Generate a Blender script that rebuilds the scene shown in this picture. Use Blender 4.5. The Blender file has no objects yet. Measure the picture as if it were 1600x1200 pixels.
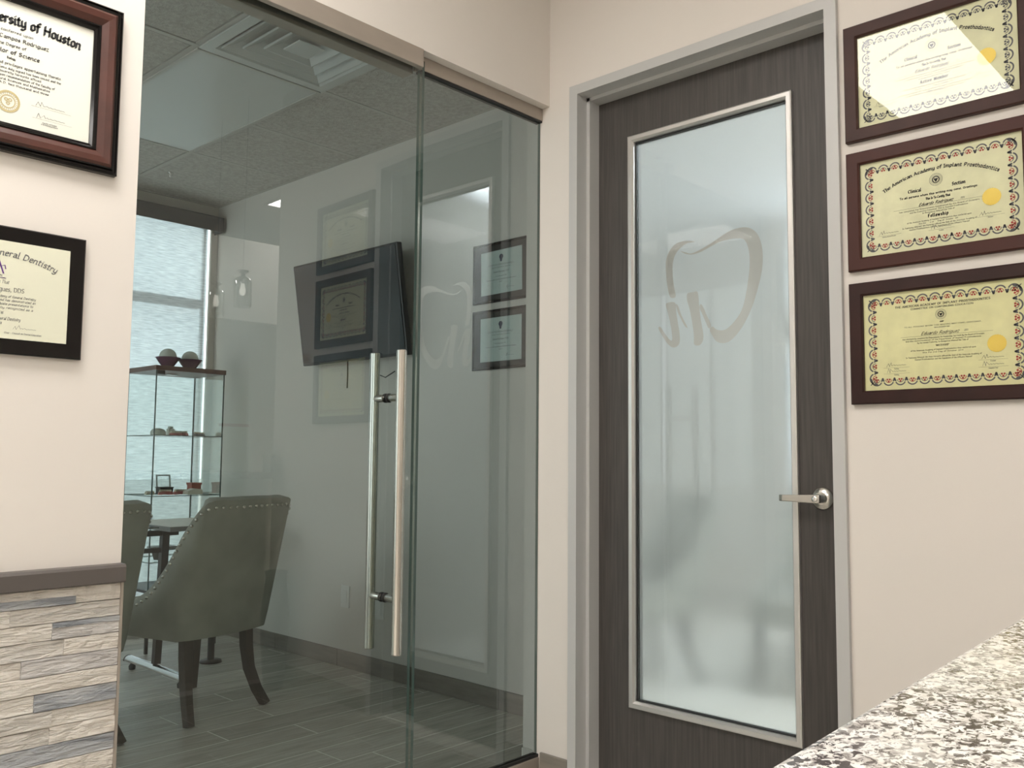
import bpy, math, random
from mathutils import Vector, Matrix
random.seed(7)
PI = math.pi
sc = bpy.context.scene
COL = sc.collection
H = 1.12

# ------------------------------------------------------------------ camera
cd = bpy.data.cameras.new('camera'); cam = bpy.data.objects.new('camera', cd); COL.objects.link(cam)
cd.sensor_width = 36.0; cd.lens = 31.4243; cd.clip_start = 0.02; cd.clip_end = 100
r = Vector((0.68154231, -0.73173039, 0.00840918)); u = Vector((-0.06567622, -0.04971847, 0.99660158)); f = Vector((0.72882557, 0.67977843, 0.08194252))
cam.matrix_world = Matrix(((r.x, u.x, -f.x, 0), (r.y, u.y, -f.y, 0), (r.z, u.z, -f.z, H), (0, 0, 0, 1)))
sc.camera = cam

# ------------------------------------------------------------------ world, exposure
w = bpy.data.worlds.new('world'); sc.world = w; w.use_nodes = True
bg = w.node_tree.nodes['Background']; bg.inputs[0].default_value = (0.86, 0.93, 1.0, 1); bg.inputs[1].default_value = 2.0
sc.view_settings.view_transform = 'Standard'; sc.view_settings.look = 'None'
sc.view_settings.gamma = 1; sc.view_settings.use_curve_mapping = False; sc.view_settings.exposure = 0.78
sc.cycles.transparent_max_bounces = 32; sc.cycles.max_bounces = 14
PANEL = 11.0          # emission strength of the lit ceiling panels
BACKROOM_FILL = 15.5        # added unseen fill panel in the room behind the frosted door

# ------------------------------------------------------------------ materials
MATS = {}
def nodes_of(m):
    m.use_nodes = True; nt = m.node_tree; return nt, nt.nodes, nt.links
def mat(name, col, rough=0.5, metal=0.0, spec=0.5, bump=None, var=None, coat=0.0, stretch=None):
    """bump=(scale,strength)  var=(scale,amount[,colour2])  stretch=(x,y,z) for the texture space"""
    if name in MATS: return MATS[name]
    m = bpy.data.materials.new(name); nt, N, L = nodes_of(m); b = N['Principled BSDF']
    b.inputs['Base Color'].default_value = (*col, 1); b.inputs['Roughness'].default_value = rough
    b.inputs['Metallic'].default_value = metal; b.inputs['Specular IOR Level'].default_value = spec
    b.inputs['Coat Weight'].default_value = coat
    tc = N.new('ShaderNodeTexCoord'); mp = N.new('ShaderNodeMapping'); L.new(tc.outputs['Object'], mp.inputs[0])
    if stretch: mp.inputs['Scale'].default_value = stretch
    if var:
        n = N.new('ShaderNodeTexNoise'); n.inputs['Scale'].default_value = var[0]; n.inputs['Detail'].default_value = 5
        L.new(mp.outputs[0], n.inputs['Vector'])
        rp = N.new('ShaderNodeValToRGB'); rp.color_ramp.elements[0].position = .3; rp.color_ramp.elements[1].position = .7
        c2 = var[2] if len(var) > 2 else tuple(max(0, c * (1 - var[1])) for c in col)
        rp.color_ramp.elements[0].color = (*c2, 1); rp.color_ramp.elements[1].color = (*col, 1)
        L.new(n.outputs['Fac'], rp.inputs[0]); L.new(rp.outputs[0], b.inputs['Base Color'])
    if bump:
        n2 = N.new('ShaderNodeTexNoise'); n2.inputs['Scale'].default_value = bump[0]; n2.inputs['Detail'].default_value = 4
        L.new(mp.outputs[0], n2.inputs['Vector'])
        bp = N.new('ShaderNodeBump'); bp.inputs['Strength'].default_value = bump[1]; bp.inputs['Distance'].default_value = bump[2] if len(bump) > 2 else .002
        L.new(n2.outputs['Fac'], bp.inputs['Height']); L.new(bp.outputs[0], b.inputs['Normal'])
    MATS[name] = m; return m
def emit(name, col, s):
    m = bpy.data.materials.new(name); nt, N, L = nodes_of(m); b = N['Principled BSDF']
    b.inputs['Base Color'].default_value = (.8, .8, .8, 1); b.inputs['Emission Color'].default_value = (*col, 1); b.inputs['Emission Strength'].default_value = s
    return m
def pane_glass(name, tint, refl=1.0, rough=0.0):
    """flat architectural glass: tinted see-through with a Fresnel reflection on top"""
    m = bpy.data.materials.new(name); nt, N, L = nodes_of(m); N.remove(N['Principled BSDF'])
    t = N.new('ShaderNodeBsdfTransparent'); t.inputs[0].default_value = (*tint, 1)
    g = N.new('ShaderNodeBsdfGlossy'); g.inputs['Roughness'].default_value = rough; g.inputs[0].default_value = (1, 1, 1, 1)
    lw = N.new('ShaderNodeLayerWeight'); lw.inputs[0].default_value = .38
    mu = N.new('ShaderNodeMath'); mu.operation = 'MULTIPLY'; mu.inputs[1].default_value = refl; mu.use_clamp = True
    mx = N.new('ShaderNodeMixShader'); L.new(lw.outputs['Fresnel'], mu.inputs[0]); L.new(mu.outputs[0], mx.inputs[0])
    L.new(t.outputs[0], mx.inputs[1]); L.new(g.outputs[0], mx.inputs[2]); L.new(mx.outputs[0], N['Material Output'].inputs[0])
    return m
def clear_tint(name, tint):
    m = bpy.data.materials.new(name); nt, N, L = nodes_of(m); N.remove(N['Principled BSDF'])
    t = N.new('ShaderNodeBsdfTransparent'); t.inputs[0].default_value = (*tint, 1); L.new(t.outputs[0], N['Material Output'].inputs[0]); return m

M_wall = mat('warm_wall_paint', (.72, .675, .625), .75, spec=.25, bump=(260, .06, .001))
M_wallc = mat('grey_wall_paint', (.66, .63, .58), .75, spec=.25, bump=(260, .05, .001))
M_wallb = mat('backroom_wall_paint', (.84, .84, .84), .8, spec=.2)
M_ceil = mat('white_ceiling_paint', (.8, .78, .75), .9, spec=.2)
M_tile = mat('mineral_fibre_tile', (.58, .565, .53), .95, spec=.1, var=(55, .3), bump=(120, .9, .004))
M_grid = mat('ceiling_grid_white', (.50, .49, .46), .6)
M_grout = mat('floor_grout', (.88, .85, .78), .9)
M_planks = []
for i, c in enumerate([(.50, .465, .405), (.55, .515, .45), (.44, .41, .36), (.59, .55, .485)]):
    M_planks.append(mat('wood_look_tile_%s' % 'abcd'[i], c, .42, var=(6, .35), bump=(9, .15, .001), stretch=(.8, 7, 7)))
M_base = mat('baseboard_tile', (.27, .24, .205), .5, var=(7, .3), stretch=(.8, .8, 6))
M_steel = mat('brushed_nickel', (.62, .60, .56), .24, metal=1)
M_chan = mat('satin_nickel_channel', (.43, .38, .33), .42, metal=.5, var=(30, .08), stretch=(.3, 1, 1))
M_black = mat('black_rubber', (.012, .012, .012), .5)
M_frame = mat('grey_door_frame_paint', (.50, .50, .49), .38, spec=.5)
M_door = mat('charcoal_wood_laminate', (.075, .066, .06), .5, var=(14, .5, (.045, .04, .037)), stretch=(9, 9, .35), bump=(40, .25, .0006))
M_trimal = mat('satin_aluminium', (.66, .65, .63), .32, metal=.75)
M_maho = mat('mahogany_frame', (.055, .015, .010), .5, spec=.3, var=(12, .5, (.05, .014, .01)))
M_dkmaho = mat('dark_mahogany_frame', (.030, .008, .006), .5, spec=.3, var=(12, .4))
M_plum = mat('plum_brown_frame', (.055, .022, .017), .5, spec=.3, var=(12, .35))
M_reddish = mat('reddish_moulding', (.085, .026, .018), .3, var=(14, .4), coat=.2)
M_blk = mat('black_lacquer', (.006, .005, .005), .12, spec=.35)
M_mount = mat('black_mat_board', (.016, .015, .015), .3)
M_parch = mat('parchment_paper', (.84, .81, .48), .8, var=(24, .1))
M_parch2 = mat('pale_parchment_paper', (.84, .825, .58), .8, var=(24, .1))
M_white = mat('white_certificate_paper', (.74, .74, .66), .8)
M_ivory = mat('ivory_certificate_paper', (.70, .70, .56), .8)
M_bluep = mat('bluish_certificate_paper', (.62, .70, .68), .8)
M_ink = mat('black_ink', (.02, .02, .022), .7)
M_inkg = mat('grey_ink', (.13, .13, .14), .7)
M_red = mat('red_ink', (.42, .05, .04), .7)
M_navy = mat('slate_blue_ink', (.05, .06, .12), .7)
M_purple = mat('purple_ink', (.12, .04, .22), .7)
M_gold = mat('gold_foil_seal', (.90, .68, .13), .45, metal=.1, bump=(60, .3, .001))
M_tan = mat('tan_seal_ink', (.50, .42, .22), .7)
M_strip = mat('dark_grey_edge_strip', (.10, .087, .08), .4)
M_cov = pane_glass('picture_glass', (.97, .98, .97), .48)
M_tint = pane_glass('tinted_partition_glass', (.64, .69, .635), 1.35)
M_tintb = clear_tint('tinted_glass_inner_face', (.97, .98, .97))
M_edge = mat('polished_glass_edge', (.10, .15, .125), .12, spec=.8)
M_clear = pane_glass('cabinet_glass', (.955, .975, .97), .45)
M_gedge = mat('dark_green_glass_edge', (.03, .07, .065), .15, spec=.8)
M_fabric = mat('sage_grey_velvet', (.41, .415, .37), .85, spec=.2, var=(7, .22), bump=(300, .2, .001))
M_nail = mat('pewter_nailhead', (.62, .60, .55), .25, metal=1)
M_dark = mat('espresso_wood', (.03, .024, .018), .4)
M_blkst = mat('black_steel', (.012, .012, .013), .45)
M_chrome = mat('polished_chrome', (.7, .7, .7), .16, metal=1)
M_desk = mat('beige_laminate', (.74, .67, .57), .4)
M_gray = mat('grey_plastic', (.22, .23, .23), .45)
M_val = mat('charcoal_valance', (.075, .078, .082), .6)
M_alu = mat('window_aluminium', (.42, .43, .43), .4, metal=.4)
M_plate = mat('white_plastic_plate', (.72, .72, .69), .4)
M_bowl = mat('purple_glazed_bowl', (.085, .012, .07), .15, coat=.5)
M_ball = mat('pale_ceramic', (.55, .58, .52), .4)
M_pink = mat('pink_acrylic', (.52, .13, .12), .4)
M_tooth = mat('ivory_teeth', (.62, .55, .42), .35)
M_redbox = mat('brick_red_card', (.36, .07, .045), .5)
M_screen = mat('tv_screen_glass', (.010, .016, .018), .09, spec=.55)
M_bez = mat('tv_bezel', (.012, .014, .016), .3)
M_cabtop = mat('walnut_cabinet_top', (.085, .03, .018), .35)
M_vase = mat('dark_vase_glaze', (.06, .055, .06), .35)
M_acr = pane_glass('clear_acrylic', (.95, .96, .96), 1.2)
M_panel = emit('lit_ceiling_panel', (1.0, .965, .92), PANEL)
M_fillb = emit('backroom_fill_panel', (.93, .97, 1.0), BACKROOM_FILL)
M_offlens = mat('unlit_light_lens', (.58, .60, .58), .22, spec=.5)

def granite():
    m = bpy.data.materials.new('speckled_granite'); nt, N, L = nodes_of(m); b = N['Principled BSDF']
    b.inputs['Roughness'].default_value = .16
    tc = N.new('ShaderNodeTexCoord'); mp = N.new('ShaderNodeMapping'); L.new(tc.outputs['Object'], mp.inputs[0])
    mp.inputs['Scale'].default_value = (1, 1.15, 1)
    def noise(s, d=4, off=0, rough=.6, dist=0.0):
        n = N.new('ShaderNodeTexNoise'); n.inputs['Scale'].default_value = s; n.inputs['Detail'].default_value = d; n.inputs['Roughness'].default_value = rough
        n.inputs['Distortion'].default_value = dist
        a = N.new('ShaderNodeVectorMath'); a.inputs[1].default_value = (off, off * 1.7, 0); L.new(mp.outputs[0], a.inputs[0]); L.new(a.outputs[0], n.inputs['Vector']); return n
    def ramp(n, stops):
        rr = N.new('ShaderNodeValToRGB'); cr = rr.color_ramp
        while len(cr.elements) < len(stops): cr.elements.new(.5)
        for e, (p, c) in zip(cr.elements, stops): e.position = p; e.color = (*c, 1)
        L.new(n.outputs['Fac'], rr.inputs[0]); return rr
    base = ramp(noise(85, 5, 0), [(.32, (.46, .43, .40)), (.45, (.70, .68, .645)), (.6, (.80, .785, .76))])
    g = ramp(noise(185, 5, 3.1, .65, .7), [(.50, (0, 0, 0)), (.58, (1, 1, 1))])
    k = ramp(noise(250, 4, 7.7, .6, 1.0), [(.522, (0, 0, 0)), (.562, (1, 1, 1))])
    big = ramp(noise(14, 3, 5), [(.38, (.45, .45, .45)), (.62, (1, 1, 1))])
    m1 = N.new('ShaderNodeMix'); m1.data_type = 'RGBA'; m1.inputs['B'].default_value = (.26, .24, .225, 1)
    mm = N.new('ShaderNodeMath'); mm.operation = 'MULTIPLY'; L.new(g.outputs[0], mm.inputs[0]); L.new(big.outputs[0], mm.inputs[1])
    L.new(mm.outputs[0], m1.inputs['Factor']); L.new(base.outputs[0], m1.inputs['A'])
    m2 = N.new('ShaderNodeMix'); m2.data_type = 'RGBA'; m2.inputs['B'].default_value = (.055, .045, .045, 1)
    m3 = N.new('ShaderNodeMath'); m3.operation = 'MULTIPLY'; L.new(k.outputs[0], m3.inputs[0]); L.new(big.outputs[0], m3.inputs[1])
    L.new(m3.outputs[0], m2.inputs['Factor']); L.new(m1.outputs['Result'], m2.inputs['A'])
    L.new(m2.outputs['Result'], b.inputs['Base Color'])
    return m
M_granite = granite()

def stone(name, ca, cb):
    m = bpy.data.materials.new(name); nt, N, L = nodes_of(m); b = N['Principled BSDF']; b.inputs['Roughness'].default_value = .6; b.inputs['Specular IOR Level'].default_value = .35
    tc = N.new('ShaderNodeTexCoord'); oi = N.new('ShaderNodeObjectInfo')
    ad = N.new('ShaderNodeVectorMath'); ad.operation = 'ADD'; L.new(tc.outputs['Object'], ad.inputs[0]); 
    sc_ = N.new('ShaderNodeVectorMath'); sc_.operation = 'SCALE'; sc_.inputs['Scale'].default_value = 31; cx = N.new('ShaderNodeCombineXYZ')
    L.new(oi.outputs['Random'], cx.inputs[0]); L.new(oi.outputs['Random'], cx.inputs[2]); L.new(cx.outputs[0], sc_.inputs[0]); L.new(sc_.outputs[0], ad.inputs[1])
    mp = N.new('ShaderNodeMapping'); mp.inputs['Scale'].default_value = (3.2, 3, 32); L.new(ad.outputs[0], mp.inputs[0])
    n = N.new('ShaderNodeTexNoise'); n.inputs['Scale'].default_value = 1.6; n.inputs['Detail'].default_value = 6; n.inputs['Distortion'].default_value = .8; L.new(mp.outputs[0], n.inputs['Vector'])
    rp = N.new('ShaderNodeValToRGB'); rp.color_ramp.elements[0].position = .36; rp.color_ramp.elements[1].position = .62
    rp.color_ramp.elements[0].color = (*cb, 1); rp.color_ramp.elements[1].color = (*ca, 1); L.new(n.outputs['Fac'], rp.inputs[0]); L.new(rp.outputs[0], b.inputs['Base Color'])
    mp2 = N.new('ShaderNodeMapping'); mp2.inputs['Scale'].default_value = (14, 14, 75); L.new(ad.outputs[0], mp2.inputs[0])
    n2 = N.new('ShaderNodeTexNoise'); n2.inputs['Scale'].default_value = 1.5; n2.inputs['Detail'].default_value = 5; n2.inputs['Distortion'].default_value = 1.2; L.new(mp2.outputs[0], n2.inputs['Vector'])
    bp = N.new('ShaderNodeBump'); bp.inputs['Strength'].default_value = 1.0; bp.inputs['Distance'].default_value = .011; L.new(n2.outputs['Fac'], bp.inputs['Height']); L.new(bp.outputs[0], b.inputs['Normal'])
    return m
M_st = [stone('pale_beige_stone', (.72, .68, .62), (.60, .55, .49)), stone('blue_grey_stone', (.46, .47, .48), (.24, .255, .275)),
        stone('lilac_grey_stone', (.62, .595, .575), (.44, .42, .41)), stone('mixed_grey_stone', (.66, .62, .565), (.50, .475, .44))]

def frosted(name, rough, tint):
    m = bpy.data.materials.new(name); nt, N, L = nodes_of(m); N.remove(N['Principled BSDF'])
    rf = N.new('ShaderNodeBsdfRefraction'); rf.inputs['Color'].default_value = (*tint, 1); rf.inputs['Roughness'].default_value = rough; rf.inputs['IOR'].default_value = 1.12
    tl = N.new('ShaderNodeBsdfTranslucent'); tl.inputs[0].default_value = (*tint, 1)
    df = N.new('ShaderNodeBsdfDiffuse'); df.inputs[0].default_value = (.80, .84, .85, 1)
    a = N.new('ShaderNodeMixShader'); a.inputs[0].default_value = .17; L.new(rf.outputs[0], a.inputs[1]); L.new(tl.outputs[0], a.inputs[2])
    b = N.new('ShaderNodeMixShader'); b.inputs[0].default_value = .18; L.new(a.outputs[0], b.inputs[1]); L.new(df.outputs[0], b.inputs[2])
    L.new(b.outputs[0], N['Material Output'].inputs[0]); return m
M_frost = frosted('frosted_film', .42, (.72, .765, .79))
M_liteglass = pane_glass('door_lite_glass', (.95, .97, .96), .5)

def shade_mat():
    m = bpy.data.materials.new('woven_roller_shade'); nt, N, L = nodes_of(m); N.remove(N['Principled BSDF'])
    tc = N.new('ShaderNodeTexCoord'); mp = N.new('ShaderNodeMapping'); mp.inputs['Scale'].default_value = (9, 1, 95); L.new(tc.outputs['Object'], mp.inputs[0])
    n = N.new('ShaderNodeTexNoise'); n.inputs['Scale'].default_value = 1.6; n.inputs['Detail'].default_value = 4; L.new(mp.outputs[0], n.inputs['Vector'])
    rp = N.new('ShaderNodeValToRGB'); rp.color_ramp.elements[0].position = .35; rp.color_ramp.elements[0].color = (.50, .55, .60, 1); rp.color_ramp.elements[1].position = .66; rp.color_ramp.elements[1].color = (.85, .90, .95, 1)
    L.new(n.outputs['Fac'], rp.inputs[0])
    tl = N.new('ShaderNodeBsdfTranslucent'); L.new(rp.outputs[0], tl.inputs[0])
    tr = N.new('ShaderNodeBsdfTransparent'); L.new(rp.outputs[0], tr.inputs[0])
    df = N.new('ShaderNodeBsdfDiffuse'); df.inputs[0].default_value = (.6, .6, .58, 1)
    a = N.new('ShaderNodeMixShader'); a.inputs[0].default_value = .34; L.new(tl.outputs[0], a.inputs[1]); L.new(tr.outputs[0], a.inputs[2])
    b = N.new('ShaderNodeMixShader'); b.inputs[0].default_value = .2; L.new(a.outputs[0], b.inputs[1]); L.new(df.outputs[0], b.inputs[2])
    L.new(b.outputs[0], N['Material Output'].inputs[0]); return m
M_shade = shade_mat()

# ------------------------------------------------------------------ mesh helpers
class MB:
    def __init__(s): s.v = []; s.f = []; s.m = []; s.sm = []
    def add(s, vs, fs, mi=0, smooth=False):
        o = len(s.v); s.v += [tuple(x) for x in vs]
        for q in fs: s.f.append([o + i for i in q]); s.m.append(mi); s.sm.append(smooth)
    def box(s, x0, x1, y0, y1, z0, z1, mi=0):
        if x0 > x1: x0, x1 = x1, x0
        if y0 > y1: y0, y1 = y1, y0
        if z0 > z1: z0, z1 = z1, z0
        v = [(x0, y0, z0), (x1, y0, z0), (x1, y1, z0), (x0, y1, z0), (x0, y0, z1), (x1, y0, z1), (x1, y1, z1), (x0, y1, z1)]
        s.add(v, [(0, 3, 2, 1), (4, 5, 6, 7), (0, 1, 5, 4), (1, 2, 6, 5), (2, 3, 7, 6), (3, 0, 4, 7)], mi); return s
    def prism(s, pts, axis, a, b, mi=0):
        """polygon pts (2D) extruded along axis from a to b; the other axes in xyz order"""
        def p3(p, t):
            q = list(p); q.insert(axis, t); return tuple(q)
        n = len(pts); v = [p3(p, a) for p in pts] + [p3(p, b) for p in pts]
        fs = [list(range(n))[::-1], list(range(n, 2 * n))] + [(i, (i + 1) % n, n + (i + 1) % n, n + i) for i in range(n)]
        s.add(v, fs, mi); return s
    def lathe(s, prof, c=(0, 0, 0), seg=24, mi=0, axis='z', sx=1, sy=1):
        v = []; n = len(prof)
        for i in range(seg):
            a = 2 * PI * i / seg; ca, sa = math.cos(a), math.sin(a)
            for rr, h in prof:
                if axis == 'z': p = (rr * ca * sx, rr * sa * sy, h)
                elif axis == 'y': p = (rr * ca * sx, h, rr * sa * sy)
                else: p = (h, rr * ca * sx, rr * sa * sy)
                v.append((p[0] + c[0], p[1] + c[1], p[2] + c[2]))
        fs = []
        for i in range(seg):
            j = (i + 1) % seg
            for k in range(n - 1): fs.append((i * n + k, j * n + k, j * n + k + 1, i * n + k + 1))
        s.add(v, fs, mi, True)
        if prof[0][0] > 1e-5: s.add([v[i * n] for i in range(seg)], [list(range(seg))[::-1]], mi)
        if prof[-1][0] > 1e-5: s.add([v[i * n + n - 1] for i in range(seg)], [list(range(seg))], mi)
        return s
    def tube(s, path, rad, seg=12, mi=0, square=False):
        path = [Vector(p) for p in path]; rads = rad if isinstance(rad, (list, tuple)) else [rad] * len(path)
        v = []; ref = None
        if square: seg = 4
        for i, p in enumerate(path):
            t = (path[min(i + 1, len(path) - 1)] - path[max(i - 1, 0)]).normalized()
            if ref is None:
                ref = Vector((1, 0, 0)) if abs(t.x) < .8 else Vector((0, 1, 0))
            a = (ref - t * ref.dot(t)).normalized(); b = t.cross(a); ref = a
            for k in range(seg):
                an = 2 * PI * k / seg + (PI / 4 if square else 0); v.append(p + (a * math.cos(an) + b * math.sin(an)) * rads[i])
        n = len(path); fs = []
        for i in range(n - 1):
            for k in range(seg): fs.append((i * seg + k, i * seg + (k + 1) % seg, (i + 1) * seg + (k + 1) % seg, (i + 1) * seg + k))
        s.add(v, fs, mi, not square); s.add([v[k] for k in range(seg)], [list(range(seg))[::-1]], mi); s.add([v[(n - 1) * seg + k] for k in range(seg)], [list(range(seg))], mi)
        return s
    def frame(s, w_, h_, prof, mi=0, cx=0, cz=0):
        """mitred picture-frame moulding in the x-z plane facing -y; prof = [(inset, out)], centred on (cx,cz)"""
        cor = []
        for ins, out in prof:
            a, b = w_ / 2 - ins, h_ / 2 - ins
            cor.append([(cx - a, -out, cz - b), (cx + a, -out, cz - b), (cx + a, -out, cz + b), (cx - a, -out, cz + b)])
        v = [p for ring in cor for p in ring]; fs = []; n = len(prof)
        for k in range(n - 1):
            for i in range(4):
                j = (i + 1) % 4; fs.append((k * 4 + i, k * 4 + j, (k + 1) * 4 + j, (k + 1) * 4 + i))
        s.add(v, fs, mi); return s
    def build(s, name, ms, parent=None, bevel=0, sub=0, loc=None, rot=None, seg=2, solid=0, ang=None):
        me = bpy.data.meshes.new(name); me.from_pydata(s.v, [], s.f)
        for m_ in (ms if isinstance(ms, (list, tuple)) else [ms]): me.materials.append(m_)
        me.polygons.foreach_set('material_index', s.m); me.polygons.foreach_set('use_smooth', s.sm); me.update()
        if ang: me.set_sharp_from_angle(angle=ang)
        o = bpy.data.objects.new(name, me); COL.objects.link(o)
        if parent: o.parent = parent
        if loc: o.location = loc
        if rot: o.rotation_euler = rot
        if solid:
            md = o.modifiers.new('solid', 'SOLIDIFY'); md.thickness = solid; md.offset = -1
        if bevel:
            md = o.modifiers.new('bevel', 'BEVEL'); md.width = bevel; md.segments = seg; md.limit_method = 'ANGLE'; md.angle_limit = .6
        if sub:
            md = o.modifiers.new('sub', 'SUBSURF'); md.levels = sub; md.render_levels = sub
        return o
def empty(name, loc=(0, 0, 0), rz=0):
    o = bpy.data.objects.new(name, None); COL.objects.link(o); o.location = loc; o.rotation_euler = (0, 0, rz); o.empty_display_size = .05; return o
def tag(o, label=None, cat=None, group=None, kind=None):
    if label: o['label'] = label
    if cat: o['category'] = cat
    if group: o['group'] = group
    if kind: o['kind'] = kind
    return o
def struct(o): o['kind'] = 'structure'; return o
def bx(name, m, x0, x1, y0, y1, z0, z1, parent=None, bevel=0):
    return MB().box(x0, x1, y0, y1, z0, z1).build(name, m, parent, bevel)
def copy_tree(o, parent=None):
    c = o.copy(); COL.objects.link(c); c.parent = parent
    for ch in list(o.children): copy_tree(ch, c)
    return c

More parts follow.
